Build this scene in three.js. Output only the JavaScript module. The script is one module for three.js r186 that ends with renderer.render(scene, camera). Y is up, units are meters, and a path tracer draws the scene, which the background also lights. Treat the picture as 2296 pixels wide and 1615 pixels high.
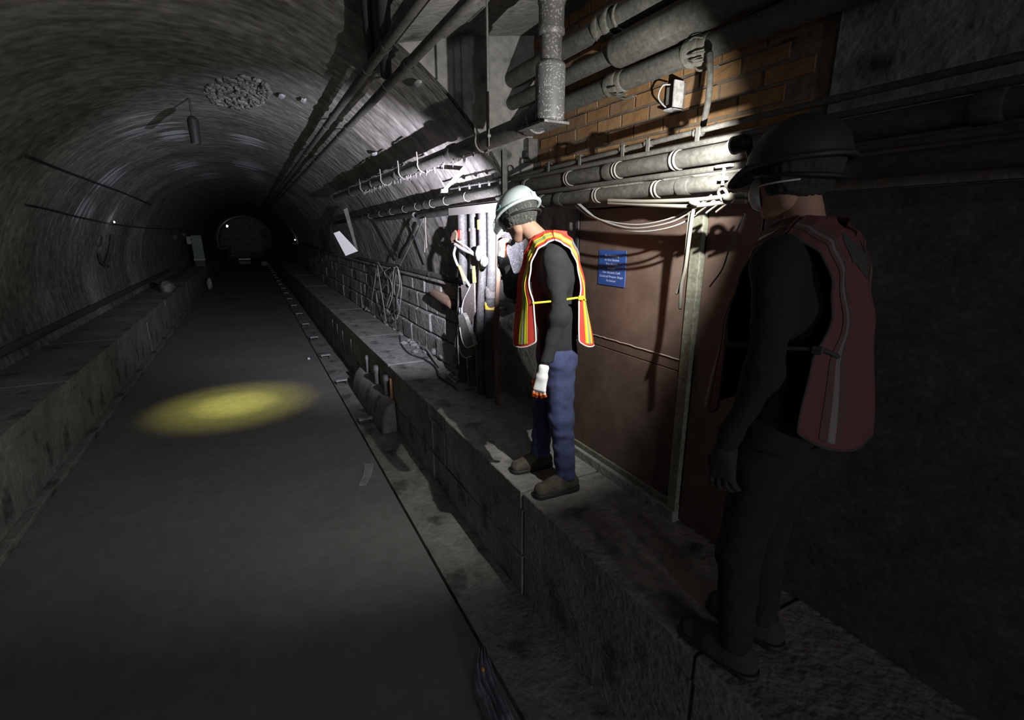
import * as THREE from 'three';
import { mergeGeometries, mergeVertices } from 'three/addons/utils/BufferGeometryUtils.js';
import { RoundedBoxGeometry } from 'three/addons/geometries/RoundedBoxGeometry.js';
import { RectAreaLightUniformsLib } from 'three/addons/lights/RectAreaLightUniformsLib.js';

// ---------------------------------------------------------------- camera, light, exposure
const H = 2.25;                                   // camera height over the track bed (m)
const scene = new THREE.Scene();
scene.background = new THREE.Color(0x000000);
const renderer = new THREE.WebGLRenderer({ antialias: true });
renderer.toneMapping = THREE.LinearToneMapping;
renderer.toneMappingExposure = 1.0;
renderer.shadowMap.enabled = true;
RectAreaLightUniformsLib.init();
const W_PX = 2296, H_PX = 1615, FOCAL = 1080;
const camera = new THREE.PerspectiveCamera(2 * Math.atan(H_PX / 2 / FOCAL) * 180 / Math.PI, W_PX / H_PX, 0.05, 200);
const YAW = Math.asin(593 / Math.hypot(593, 287, FOCAL)), PITCH = Math.atan2(287, FOCAL);
const FW = new THREE.Vector3(Math.sin(YAW) * Math.cos(PITCH), -Math.sin(PITCH), -Math.cos(YAW) * Math.cos(PITCH));
camera.position.set(0, H, 0);
camera.lookAt(FW.x, H + FW.y, FW.z);
scene.add(camera);
// the two lamps that light the picture: the cap lamp of the second worker and the torch of the first one
const LAMP = { pos: [1.38, 0.262, -1.115], dir: [0.0, -0.08, -0.997], cd: 10, angle: 62, penumbra: 0.3, color: [1, 0.97, 0.88] };
const CORE = { dir: [0.08, -0.1, -0.99], cd: 2.5, angle: 38, penumbra: 1, color: [1, 0.97, 0.9] };   // the brighter core of the same cap lamp
const BROW = { cd: 0.5, angle: 55, penumbra: 1, color: [1, 0.96, 0.92] };                              // brow lamp of the first worker
const TORCH = { pos: [1.35, -0.07, -2.65], dir: [0.06, 0.02, -1], cd: 84, angle: 38, penumbra: 0.8, color: [0.91, 0.88, 1.0] };
const POOL = { pos: [-0.41, 1.22, -7.2], cd: 24, angle: 20, penumbra: 1, color: [1, 0.96, 0.2] };  // unseen lamp added for the yellow pool on the track bed
const FILL = { cd: 42, color: [1, 0.98, 1.0] };  // unseen fill lamps added behind the camera; small tunnel lamps share the colour

// ---------------------------------------------------------------- helpers
const v3 = (x, y, z) => new THREE.Vector3(x, y, z);
const V = (x, y, z) => new THREE.Vector3(x, y + H, z);                // y counted from the camera's height
const RT = new THREE.Vector3().crossVectors(FW, v3(0, 1, 0)).normalize(), UP = new THREE.Vector3().crossVectors(RT, FW);
const ray = (px, py) => FW.clone().addScaledVector(RT, (px - W_PX / 2) / FOCAL).addScaledVector(UP, -(py - H_PX / 2) / FOCAL);
const onX = (px, py, x) => { const d = ray(px, py).multiplyScalar(1); d.multiplyScalar(x / d.x); d.y += H; return d; };
const onY = (px, py, y) => { const d = ray(px, py); d.multiplyScalar((y - H) / d.y); d.y += H; return d; };
const onZ = (px, py, z) => { const d = ray(px, py); d.multiplyScalar(z / d.z); d.y += H; return d; };
const TUBE = { x: -0.3, y: H - 0.9, r: 2.4 };
const onTube = (px, py, inset = 0) => {                               // where a sight line meets the round lining
  const d = ray(px, py), ox = -TUBE.x, oy = H - TUBE.y, r = TUBE.r - inset;
  const a = d.x * d.x + d.y * d.y, b = ox * d.x + oy * d.y, c = ox * ox + oy * oy - r * r;
  const t = (-b + Math.sqrt(b * b - a * c)) / a;
  return d.multiplyScalar(t).add(v3(0, H, 0));
};
let seed = 12345;
const rnd = () => { seed = (seed * 1664525 + 1013904223) >>> 0; return seed / 4294967296; };
const rr = (a, b) => a + (b - a) * rnd();
function hash3(x, y, z) { let h = (x * 374761393 + y * 668265263 + z * 2147483647) | 0; h = Math.imul(h ^ (h >>> 13), 1274126177); return ((h ^ (h >>> 16)) >>> 0) / 4294967296; }
const sm = t => t * t * (3 - 2 * t), mix = (a, b, t) => a + (b - a) * t, clamp = (x, a, b) => Math.min(b, Math.max(a, x));
function noise(x, y, z) {
  const X = Math.floor(x), Y = Math.floor(y), Z = Math.floor(z), u = sm(x - X), w = sm(y - Y), s = sm(z - Z);
  const g = (i, j, k) => hash3(X + i, Y + j, Z + k);
  return mix(mix(mix(g(0, 0, 0), g(1, 0, 0), u), mix(g(0, 1, 0), g(1, 1, 0), u), w), mix(mix(g(0, 0, 1), g(1, 0, 1), u), mix(g(0, 1, 1), g(1, 1, 1), u), w), s);
}
const fbm = (x, y, z, n = 4) => { let s = 0, a = 0.5, t = 0; for (let i = 0; i < n; i++) { s += a * noise(x, y, z); t += a; a *= 0.5; x *= 2.03; y *= 2.03; z *= 2.03; } return s / t; };
// periodic 2-D noise for repeating textures
function pnoise(x, y, per, sd) {
  const X = Math.floor(x), Y = Math.floor(y), u = sm(x - X), w = sm(y - Y), m = k => ((k % per) + per) % per;
  const g = (i, j) => hash3(m(X + i), m(Y + j), sd);
  return mix(mix(g(0, 0), g(1, 0), u), mix(g(0, 1), g(1, 1), u), w);
}
function pfbm(u, v, per, n, sd) { let s = 0, a = 0.5, t = 0, p = per; for (let i = 0; i < n; i++) { s += a * pnoise(u * p, v * p, p, sd + i); t += a; a *= 0.55; p *= 2; } return s / t; }
function tex(w, h, fn, srgb = true) {
  const d = new Uint8Array(w * h * 4);
  for (let j = 0; j < h; j++) for (let i = 0; i < w; i++) {
    const c = fn(i / w, j / h), k = (j * w + i) * 4;
    if (typeof c === 'number') { d[k] = d[k + 1] = d[k + 2] = clamp(c * 255, 0, 255); } else { d[k] = clamp(c[0] * 255, 0, 255); d[k + 1] = clamp(c[1] * 255, 0, 255); d[k + 2] = clamp(c[2] * 255, 0, 255); }
    d[k + 3] = 255;
  }
  const t = new THREE.DataTexture(d, w, h, THREE.RGBAFormat);
  t.wrapS = t.wrapT = THREE.RepeatWrapping; t.magFilter = THREE.LinearFilter; t.minFilter = THREE.LinearMipmapLinearFilter; t.generateMipmaps = true;
  if (srgb) t.colorSpace = THREE.SRGBColorSpace;
  t.needsUpdate = true; return t;
}
// shared surface textures, uv in metres
const rep = (t, m) => { t.repeat.set(1 / m, 1 / m); return t; };
const T_CONC = rep(tex(512, 512, (u, v) => { const a = pfbm(u, v, 4, 6, 11), b = pfbm(u, v, 32, 3, 40), s = pfbm(u, v, 8, 4, 77); return 0.64 + 0.34 * a + 0.22 * (b - 0.5) - (s > 0.62 ? (s - 0.62) * 1.4 : 0); }), 1.4);
const B_CONC = rep(tex(512, 512, (u, v) => 0.55 * pfbm(u, v, 6, 6, 21) + 0.45 * pfbm(u, v, 48, 3, 60), false), 1.1);
const T_FLOOR = rep(tex(512, 512, (u, v) => 0.78 + 0.16 * pfbm(u, v, 3, 5, 131) + 0.12 * (pfbm(u, v, 40, 3, 140) - 0.5)), 2.6);
const T_METAL = rep(tex(256, 256, (u, v) => { const a = pfbm(u, v, 6, 5, 5), b = pfbm(u, v, 40, 2, 9); return 0.62 + 0.3 * a + 0.3 * (b - 0.5); }), 0.5);
const T_SPECK = rep(tex(512, 512, (u, v) => { const a = pfbm(u, v, 5, 5, 15), b = pfbm(u, v, 90, 2, 19), c = pfbm(u, v, 9, 4, 33); const f = clamp((b - 0.74 + 0.16 * c) * 14, 0, 1); return mix(0.46 + 0.26 * a, 0.92, f); }), 0.6);
const T_RUST = rep(tex(256, 256, (u, v) => { const a = pfbm(u, v, 3, 6, 71), b = pfbm(u, v, 24, 3, 72); return [0.62 + 0.4 * a + 0.15 * (b - 0.5), 0.5 + 0.42 * a + 0.14 * (b - 0.5), 0.44 + 0.42 * a + 0.12 * (b - 0.5)]; }), 0.9);
const T_KNIT = rep(tex(256, 256, (u, v) => 0.7 + 0.2 * Math.sin(u * 6.283 * 32) * Math.sin(v * 6.283 * 32) + 0.22 * (pfbm(u, v, 16, 4, 55) - 0.5), false), 0.12);
const T_DENIM = rep(tex(256, 256, (u, v) => 0.6 + 0.28 * pfbm(u, v, 6, 5, 3) + 0.12 * Math.sin((u + v) * 6.283 * 40)), 0.25);
function mat(r, g, b, rough = 0.9, o = {}) {
  const { map, bump, bs = 0.006, metal = 0, emit, ei = 1, side, vc, sheen } = o;
  const m = new THREE.MeshStandardMaterial({ roughness: rough, metalness: metal, vertexColors: !!vc });
  m.color.setRGB(r, g, b);
  if (map) m.map = map;
  if (bump) { m.bumpMap = bump; m.bumpScale = bs; }
  if (emit) { m.emissive.setRGB(...emit); m.emissiveIntensity = ei; }
  if (side) m.side = THREE.DoubleSide;
  return m;
}
const conc = (k, rough = 0.92, bs = 0.012, t = [1, 1, 1]) => mat(k * t[0], k * t[1], k * t[2], rough, { map: T_CONC, bump: B_CONC, bs });
const M = {
  floor: mat(0.26, 0.255, 0.255, 0.8, { map: T_FLOOR, bump: B_CONC, bs: 0.003 }), concrete: conc(0.36, 0.92, 0.012, [1, 0.99, 0.95]), rubble: conc(0.36, 0.95, 0.02, [1, 0.99, 0.95]), clad: mat(0.13, 0.125, 0.13, 0.85, { map: T_METAL }), mortar: conc(0.16, 0.95, 0.008, [1.1, 0.9, 0.7]),  // clad: cladding colour darkened for the unlit side
  pipe: mat(0.2, 0.195, 0.185, 0.65, { map: T_METAL }), pipePale: mat(0.26, 0.255, 0.24, 0.7, { map: T_METAL }), pipeDark: mat(0.1, 0.1, 0.1, 0.6, { map: T_METAL }),
  cast: mat(0.25, 0.25, 0.26, 0.5, { map: T_SPECK, bump: T_SPECK, bs: 0.003 }), castPipe: mat(0.19, 0.185, 0.185, 0.55, { map: T_SPECK }),
  wrap: mat(0.12, 0.12, 0.108, 0.85, { map: T_METAL }), wrapEdge: mat(0.2, 0.2, 0.17, 0.85, { map: T_METAL }),
  dust: mat(0.105, 0.103, 0.093, 0.85, { map: T_METAL }), cable: mat(0.16, 0.153, 0.13, 0.8, {}), cableDark: mat(0.035, 0.035, 0.04, 0.7, {}), cableGrey: mat(0.22, 0.215, 0.21, 0.8, {}),
  strap: mat(0.17, 0.167, 0.155, 0.8), steel: mat(0.3, 0.31, 0.32, 0.45, { map: T_METAL, metal: 0.3 }), steelDark: mat(0.07, 0.07, 0.075, 0.6, { map: T_METAL }), steelPale: mat(0.62, 0.62, 0.64, 0.6, { map: T_METAL }),
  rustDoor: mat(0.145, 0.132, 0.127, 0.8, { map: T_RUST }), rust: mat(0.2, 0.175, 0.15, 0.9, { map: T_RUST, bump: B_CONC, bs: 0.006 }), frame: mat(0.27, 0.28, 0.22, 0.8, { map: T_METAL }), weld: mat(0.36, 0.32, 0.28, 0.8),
  white: mat(0.75, 0.76, 0.78, 0.7), web: mat(0.25, 0.247, 0.25, 0.9), offwhite: mat(0.55, 0.55, 0.55, 0.8, { map: T_CONC }), yellow: mat(0.75, 0.52, 0.08, 0.7), orange: mat(0.85, 0.2, 0.04, 0.7), red: mat(0.6, 0.05, 0.04, 0.6),
  fabric: mat(0.33, 0.33, 0.3, 0.95, { map: T_METAL }), fabricBrown: mat(0.2, 0.17, 0.16, 0.95, { map: T_METAL }), piping: mat(0.6, 0.6, 0.56, 0.9), rag: mat(0.5, 0.48, 0.6, 0.95, { map: T_METAL }),
  stain: mat(0.55, 0.6, 0.62, 0.9, { map: T_CONC }), green: mat(0.3, 0.38, 0.35, 0.6, { map: T_METAL }), black: mat(0.02, 0.02, 0.022, 0.6),
};
// uv in metres from the dominant direction of each vertex normal
function metric(g) {
  if (g.index) g = g.toNonIndexed();
  if (!g.attributes.normal) g.computeVertexNormals();
  const p = g.attributes.position, n = p.count, uv = new Float32Array(n * 2), a = v3(), b = v3(), c = v3();
  for (let i = 0; i < n; i += 3) {
    a.fromBufferAttribute(p, i); b.fromBufferAttribute(p, i + 1); c.fromBufferAttribute(p, i + 2);
    const nn = b.clone().sub(a).cross(c.clone().sub(a)), ax = Math.abs(nn.x), ay = Math.abs(nn.y), az = Math.abs(nn.z);
    for (let k = 0; k < 3; k++) {
      const q = k === 0 ? a : k === 1 ? b : c, j = (i + k) * 2;
      if (ax >= ay && ax >= az) { uv[j] = q.z; uv[j + 1] = q.y; } else if (ay >= az) { uv[j] = q.x; uv[j + 1] = q.z; } else { uv[j] = q.x; uv[j + 1] = q.y; }
    }
  }
  g.setAttribute('uv', new THREE.BufferAttribute(uv, 2));
  return g;
}
const names = new Map();
function numbered(n) { const k = names.get(n) ?? 0; names.set(n, k + 1); return k ? `${n}_${String(k).padStart(3, '0')}` : n; }
function shade(o) { o.castShadow = true; o.receiveShadow = true; return o; }
function thing(name, label, category, pos, group, kind) {            // Group at the thing's base
  const t = new THREE.Group(); t.name = numbered(name); t.position.copy(pos); scene.add(t);
  t.userData = kind ? { kind, label } : { label, category }; if (category) t.userData.category = category; if (group) t.userData.group = group;
  return t;
}
function part(t, name, geos, m, sub) {                               // geometry in world coordinates, a part of thing t (or a piece of its part sub)
  let g = Array.isArray(geos) ? mergeGeometries(geos.map(q => { q = q.index ? q.toNonIndexed() : q; for (const k of Object.keys(q.attributes)) if (!['position', 'normal', 'uv', 'color'].includes(k)) q.deleteAttribute(k); return q; })) : geos;
  g = metric(g); g.translate(-t.position.x, -t.position.y, -t.position.z);
  const o = shade(new THREE.Mesh(g, m)); o.name = name; (sub ?? t).add(o); return o;
}
function solo(name, label, category, geos, m, group, kind) {         // a thing that is one mesh
  let g = Array.isArray(geos) ? mergeGeometries(geos.map(q => q.index ? q.toNonIndexed() : q)) : geos;
  g = metric(g); g.computeBoundingBox(); const bb = g.boundingBox, c = v3((bb.min.x + bb.max.x) / 2, bb.min.y, (bb.min.z + bb.max.z) / 2);
  g.translate(-c.x, -c.y, -c.z);
  const o = shade(new THREE.Mesh(g, m)); o.position.copy(c); o.name = numbered(name); scene.add(o);
  o.userData = kind ? { kind, label } : { label, category }; if (category) o.userData.category = category; if (group) o.userData.group = group;
  return o;
}
const box = (x0, x1, y0, y1, z0, z1, r = 0) => { const g = r ? new RoundedBoxGeometry(Math.abs(x1 - x0), Math.abs(y1 - y0), Math.abs(z1 - z0), 1, r) : new THREE.BoxGeometry(Math.abs(x1 - x0), Math.abs(y1 - y0), Math.abs(z1 - z0)); g.translate((x0 + x1) / 2, (y0 + y1) / 2, (z0 + z1) / 2); return g; };
const QY = v3(0, 1, 0);
function cyl(a, b, r, r2 = r, seg = 20) {
  const d = b.clone().sub(a), g = new THREE.CylinderGeometry(r2, r, d.length(), seg, 1);
  g.applyQuaternion(new THREE.Quaternion().setFromUnitVectors(QY, d.clone().normalize())); const c = a.clone().add(b).multiplyScalar(0.5); g.translate(c.x, c.y, c.z); return g;
}
function lathe(a, dir, prof, seg = 24) {                              // profile [radius, distance along dir]
  const g = new THREE.LatheGeometry(prof.map(([r, d]) => new THREE.Vector2(Math.max(r, 1e-4), d)), seg);
  g.applyQuaternion(new THREE.Quaternion().setFromUnitVectors(QY, dir.clone().normalize())); g.translate(a.x, a.y, a.z); return g;
}
function tube(pts, r, n = 40, seg = 8, tension = 0.5) {
  const c = new THREE.CatmullRomCurve3(pts, false, 'catmullrom', tension), g = new THREE.TubeGeometry(c, n, r, seg), out = [g];
  for (const [p, q] of [[pts[0], c.getTangent(0).negate()], [pts[pts.length - 1], c.getTangent(1)]]) out.push(lathe(p, q, [[r, 0], [r * 0.7, r * 0.5], [0, r * 0.65]], seg));
  return mergeGeometries(out.map(k => k.toNonIndexed()));
}
const ringAt = (p, dir, r, w) => { const d = dir.clone().normalize(); return lathe(p.clone().addScaledVector(d, -w / 2), d, [[r * 0.9, 0], [r, w * 0.15], [r, w * 0.85], [r * 0.9, w]], 20); };
const lerpV = (a, b, t) => a.clone().lerp(b, t);
function oriented(g, pos, xdir, ydir) {                               // put a local geometry at pos with the given x and y directions
  const x = xdir.clone().normalize(), z = x.clone().cross(ydir).normalize(), y = z.clone().cross(x), m = new THREE.Matrix4().makeBasis(x, y, z).setPosition(pos); return g.applyMatrix4(m);
}
function lump(c, rx, ry, rz, sd, amp = 0.3, det = 2) {                // rough stone
  let g = mergeVertices(new THREE.IcosahedronGeometry(1, det).deleteAttribute('uv').deleteAttribute('normal'));
  const p = g.attributes.position; for (let i = 0; i < p.count; i++) { const q = v3().fromBufferAttribute(p, i), k = 1 + amp * (fbm(q.x * 1.7 + sd, q.y * 1.7 + sd * 3.1, q.z * 1.7, 3) - 0.5) * 2; p.setXYZ(i, c.x + q.x * rx * k, c.y + q.y * ry * k, c.z + q.z * rz * k); }
  g.computeVertexNormals(); g = g.toNonIndexed(); return metric(g);
}
// surface nets: mesh of sdf(x, y, z) < 0 on a grid
function surf(sdf, lo, hi, cell) {
  const nx = Math.ceil((hi[0] - lo[0]) / cell) + 1, ny = Math.ceil((hi[1] - lo[1]) / cell) + 1, nz = Math.ceil((hi[2] - lo[2]) / cell) + 1;
  const f = new Float32Array(nx * ny * nz), id = (i, j, k) => i + nx * (j + ny * k);
  for (let k = 0; k < nz; k++) for (let j = 0; j < ny; j++) for (let i = 0; i < nx; i++) f[id(i, j, k)] = sdf(lo[0] + i * cell, lo[1] + j * cell, lo[2] + k * cell);
  const vi = new Int32Array(nx * ny * nz).fill(-1), pos = [], idx = [];
  for (let k = 0; k < nz - 1; k++) for (let j = 0; j < ny - 1; j++) for (let i = 0; i < nx - 1; i++) {
    let n = 0, sx = 0, sy = 0, sz = 0, inside = 0; const c = [];
    for (let q = 0; q < 8; q++) { const val = f[id(i + (q & 1), j + ((q >> 1) & 1), k + (q >> 2))]; c.push(val); if (val < 0) inside++; }
    if (!inside || inside === 8) continue;
    for (const [a, b] of EDG) if ((c[a] < 0) !== (c[b] < 0)) { const t = c[a] / (c[a] - c[b]); sx += mix(a & 1, b & 1, t); sy += mix((a >> 1) & 1, (b >> 1) & 1, t); sz += mix(a >> 2, b >> 2, t); n++; }
    vi[id(i, j, k)] = pos.length / 3; pos.push(lo[0] + (i + sx / n) * cell, lo[1] + (j + sy / n) * cell, lo[2] + (k + sz / n) * cell);
  }
  const quad = (a, b, c, d, flip) => { if (a < 0 || b < 0 || c < 0 || d < 0) return; flip ? idx.push(a, c, b, a, d, c) : idx.push(a, b, c, a, c, d); };
  for (let k = 1; k < nz - 1; k++) for (let j = 1; j < ny - 1; j++) for (let i = 1; i < nx - 1; i++) {
    const s = f[id(i, j, k)] < 0;
    if (s !== (f[id(i + 1, j, k)] < 0)) quad(vi[id(i, j - 1, k - 1)], vi[id(i, j, k - 1)], vi[id(i, j, k)], vi[id(i, j - 1, k)], !s);
    if (s !== (f[id(i, j + 1, k)] < 0)) quad(vi[id(i - 1, j, k - 1)], vi[id(i - 1, j, k)], vi[id(i, j, k)], vi[id(i, j, k - 1)], !s);
    if (s !== (f[id(i, j, k + 1)] < 0)) quad(vi[id(i - 1, j - 1, k)], vi[id(i, j - 1, k)], vi[id(i, j, k)], vi[id(i - 1, j, k)], !s);
  }
  const g = new THREE.BufferGeometry(); g.setAttribute('position', new THREE.Float32BufferAttribute(pos, 3)); g.setIndex(idx); g.computeVertexNormals(); return g;
}
const EDG = [[0, 1], [2, 3], [4, 5], [6, 7], [0, 2], [1, 3], [4, 6], [5, 7], [0, 4], [1, 5], [2, 6], [3, 7]];
const capsule = (x, y, z, a, b, ra, rb) => { const bx = b.x - a.x, by = b.y - a.y, bz = b.z - a.z, px = x - a.x, py = y - a.y, pz = z - a.z, h = clamp((px * bx + py * by + pz * bz) / (bx * bx + by * by + bz * bz), 0, 1), dx = px - bx * h, dy = py - by * h, dz = pz - bz * h; return Math.sqrt(dx * dx + dy * dy + dz * dz) - mix(ra, rb, h); };
const smin = (a, b, k) => { const h = Math.max(k - Math.abs(a - b), 0) / k; return Math.min(a, b) - h * h * k * 0.25; };
const bones = (list, k) => (x, y, z) => { let d = 1e9; for (const [a, b, ra, rb] of list) d = smin(d, capsule(x, y, z, a, b, ra, rb), k); return d; };
function bounds(list, pad) { const lo = [1e9, 1e9, 1e9], hi = [-1e9, -1e9, -1e9]; for (const [a, b, ra, rb] of list) for (const [q, r] of [[a, ra], [b, rb]]) { [q.x, q.y, q.z].forEach((c, i) => { lo[i] = Math.min(lo[i], c - r - pad); hi[i] = Math.max(hi[i], c + r + pad); }); } return [lo, hi]; }

// ---------------------------------------------------------------- the tunnel
const Z_END = -62, Z_BACK = 12, Z_REC = -3.4, BY = 0.75;              // far end, end behind the camera, end of the recess, bench top
solo('floor', 'dark smooth concrete track bed of the tunnel', 'floor', box(-1.86, 0.872, -0.25, 0, Z_END, Z_BACK), M.floor, null, 'structure');
solo('floor', 'narrow concrete strip between track bed and right walkway', 'floor', [box(0.89, 1.3, -0.25, 0.005, Z_END, Z_BACK), box(0.86, 0.9, -0.25, -0.03, Z_END, Z_BACK)], M.concrete, null, 'structure');

// round lining: inner face with a fine relief, thick shell behind it
function liningGeo(z0, z1, nz, a0, a1, na, amp, uvBox) {
  const pos = [], idx = [], uv = [];
  for (let j = 0; j <= nz; j++) for (let i = 0; i <= na; i++) {
    const z = mix(z0, z1, j / nz), th = mix(a0, a1, i / na);
    const step = amp ? 0.012 * (Math.floor(z / 0.9) % 2 ? 1 : 0) : 0;
    const rel = amp ? amp * (fbm(th * 9, z * 1.3, 3, 4) - 0.5) * 2 + 0.012 * Math.max(0, fbm(th * 3 + 5, z * 9, 1, 3) - 0.6) * 3 : 0;
    const r = TUBE.r + 0.004 - rel * 0.7 + step * 0.25;
    pos.push(TUBE.x + r * Math.cos(th), TUBE.y + r * Math.sin(th), z); uv.push(i / na, j / nz);
  }
  const n1 = (na + 1) * (nz + 1);
  for (let j = 0; j < nz; j++) for (let i = 0; i < na; i++) { const a = j * (na + 1) + i, b = a + 1, c = a + na + 1, d = c + 1; idx.push(a, b, c, b, d, c); }
  const g = new THREE.BufferGeometry(); g.setAttribute('position', new THREE.Float32BufferAttribute(pos, 3)); g.setAttribute('uv', new THREE.Float32BufferAttribute(uv, 2)); g.setIndex(idx); g.computeVertexNormals(); return g;
}
const A0 = -0.27, A1 = Math.PI + 0.27, ZM = -17;
// old concrete with streaks along the rings and pale mineral stains where the photograph shows them
const stains = [[335, 285, 0.17, 1.0], [395, 305, 0.08, 0.9], [415, 372, 0.1, 1.3], [470, 395, 0.12, 1.4], [555, 320, 0.12, 1.0], [560, 372, 0.14, 1.5], [575, 400, 0.1, 2.0], [190, 470, 0.1, 0.8], [250, 400, 0.12, 0.9]].map(([px, py, da, dz]) => { const q = onTube(px, py); return { a: Math.atan2(q.y - TUBE.y, q.x - TUBE.x), z: q.z, da: da * 1.35, dz }; });
const liningTex = tex(1024, 2048, (u, v) => {
  const th = mix(A0, A1, u), z = mix(Z_REC, ZM, v), s = th * TUBE.r;
  const base = fbm(s * 0.9, z * 1.1, 7, 5), streak = fbm(s * 0.8, z * 14, 2, 4), fine = fbm(s * 14, z * 16, 9, 3);
  let k = 0.35 + 0.38 * base + 0.13 * (streak - 0.5) + 0.3 * (fine - 0.5), c = [k, k * 0.985, k * 0.96];
  for (const q of stains) { const d = 1 - Math.hypot((th - q.a) / q.da, (z - q.z) / q.dz); if (d > 0) { const t = clamp((streak - 0.6 + 0.3 * d) * 6, 0, 1) * Math.min(1, d * 3) * 0.8; c = [mix(c[0], 0.9, t), mix(c[1], 0.95, t), mix(c[2], 1, t)]; } }
  return c;
});
const liningBump = tex(1024, 1024, (u, v) => { const s = mix(A0, A1, u) * TUBE.r, z = mix(Z_REC, ZM, v); return 0.5 * fbm(s * 1.5, z * 15, 4, 4) + 0.5 * fbm(s * 9, z * 9, 8, 4); }, false);
const liningMat = new THREE.MeshStandardMaterial({ map: liningTex, bumpMap: liningBump, bumpScale: 0.022, roughness: 0.9, side: THREE.DoubleSide });
function raw(name, label, g, m) { const o = shade(new THREE.Mesh(g, m)); o.name = numbered(name); o.userData = { kind: 'structure', label }; scene.add(o); return o; }
const midCeiling = raw('ceiling', 'rough round concrete lining of the tunnel with pale streaks', liningGeo(Z_REC, ZM, 170, A0, A1, 200, 0.016), liningMat);
const farMat = conc(0.36, 0.92, 0.012, [1, 0.99, 0.95]); farMat.side = THREE.DoubleSide;
raw('ceiling', 'round concrete lining of the far tunnel', metric(liningGeo(ZM, Z_END, 60, A0, A1, 60, 0)), farMat);
{ // the shell behind the lining, closed at the recess
  const sh = new THREE.Shape(); const N = 48; for (let i = 0; i <= N; i++) { const th = mix(A0 - 0.3, A1 + 0.3, i / N), r = 3.45; i ? sh.lineTo(TUBE.x + r * Math.cos(th), TUBE.y + r * Math.sin(th)) : sh.moveTo(TUBE.x + r * Math.cos(th), TUBE.y + r * Math.sin(th)); }
  for (let i = N; i >= 0; i--) { const th = mix(A0 - 0.3, A1 + 0.3, i / N), r = TUBE.r + 0.03; sh.lineTo(TUBE.x + r * Math.cos(th), TUBE.y + r * Math.sin(th)); }
  const g = new THREE.ExtrudeGeometry(sh, { depth: Z_REC - Z_END, bevelEnabled: false }); g.translate(0, 0, Z_END);
  solo('wall_outer', 'thick concrete body of the tunnel tube with a square end at the recess', 'wall', g, M.concrete, null, 'structure');
}
{ // near part: the same round lining on the left, a flatter roof on the right over the recess
  const pts = []; const aEnd = Math.acos((0.95 - TUBE.x) / TUBE.r);
  for (let i = 0; i <= 40; i++) { const th = mix(A1, aEnd, i / 40); pts.push([TUBE.x + TUBE.r * Math.cos(th), TUBE.y + TUBE.r * Math.sin(th)]); }
  pts.push([1.45, H + 1.27], [1.98, H + 1.36], [2.3, H + 1.38]);
  const sh = new THREE.Shape(); pts.forEach(([x, y], i) => i ? sh.lineTo(x, y) : sh.moveTo(x, y)); sh.lineTo(2.6, H + 1.9); sh.lineTo(-3.4, H + 1.9); sh.lineTo(-3.4, 0.5); sh.closePath();
  const g = new THREE.ExtrudeGeometry(sh, { depth: Z_BACK - Z_REC, bevelEnabled: false }); g.translate(0, 0, Z_REC);
  solo('ceiling', 'concrete roof over the recess and the door', 'ceiling', g, M.concrete, null, 'structure');
}
solo('wall_back', 'plain concrete wall closing the tunnel behind the viewpoint', 'wall', box(-3.4, 2.6, -0.25, 4.1, Z_BACK, Z_BACK + 0.3), M.concrete, null, 'structure');
solo('wall_far', 'dark far end of the tunnel', 'wall', box(-3.4, 2.6, -0.25, 4.1, Z_END - 0.3, Z_END), M.concrete, null, 'structure');

// right walkway: body, coping slabs, face blocks
const jointZ = [Z_BACK, 8.6, 5.2, 3.4, 1.7, 0.4, -0.95, -2.25, -3.571, -3.955, -5.465, -7.2, -8.6, -10.03, -11.6, -13.2, -15, -17, -19, -21.5, -24, -27, -30, -34, -38, -43, -48, -54, Z_END];
{
  const t = thing('walkway', 'raised concrete walkway along the right wall', 'walkway', v3(1.57, 0, -3), null, 'structure');
  part(t, 'core', box(1.285, 2.4, -0.25, BY - 0.06, Z_END, Z_BACK), M.concrete);
  for (let i = 0; i < jointZ.length - 1; i++) {
    const a = jointZ[i] - 0.005, b = jointZ[i + 1] + 0.005, dx = rr(-0.006, 0.006), dy = rr(-0.006, 0.004);
    part(t, 'coping_slab', box(1.262 + dx, 2.05, BY - 0.128, BY + dy, b, a, 0.012), M.concrete);
    const n = Math.max(1, Math.round((a - b) / 1.3));
    for (let k = 0; k < n; k++) for (const [y0, y1] of [[H - 1.955, H - 1.634], [0, H - 1.963]]) {
      const za = mix(a, b, k / n) - 0.004, zb = mix(a, b, (k + 1) / n) + 0.004, notch = Math.abs((a + b) / 2 + 3.76) < 0.05 ? 0.022 : 0;
      part(t, 'face_block', box(1.27 + rr(-0.006, 0.005) + notch, 1.34, y0 + 0.004, y1, zb, za, 0.007), M.concrete);
    }
  }
  // thin steel angles that edge the panels of the pull box
  part(t, 'edge_angle', box(1.255, 1.268, H - 1.955, H - 1.53, -3.612, -3.598), M.steel);
  part(t, 'edge_angle', box(1.255, 1.268, H - 1.63, H - 1.505, -4.0, -3.988), M.steel);
  part(t, 'edge_angle', box(1.255, 1.268, H - 1.638, H - 1.627, -3.99, -3.6), M.steel);
  part(t, 'edge_angle', box(1.255, 1.268, H - 1.962, H - 1.952, -4.0, -3.1), M.steel);
}
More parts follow.
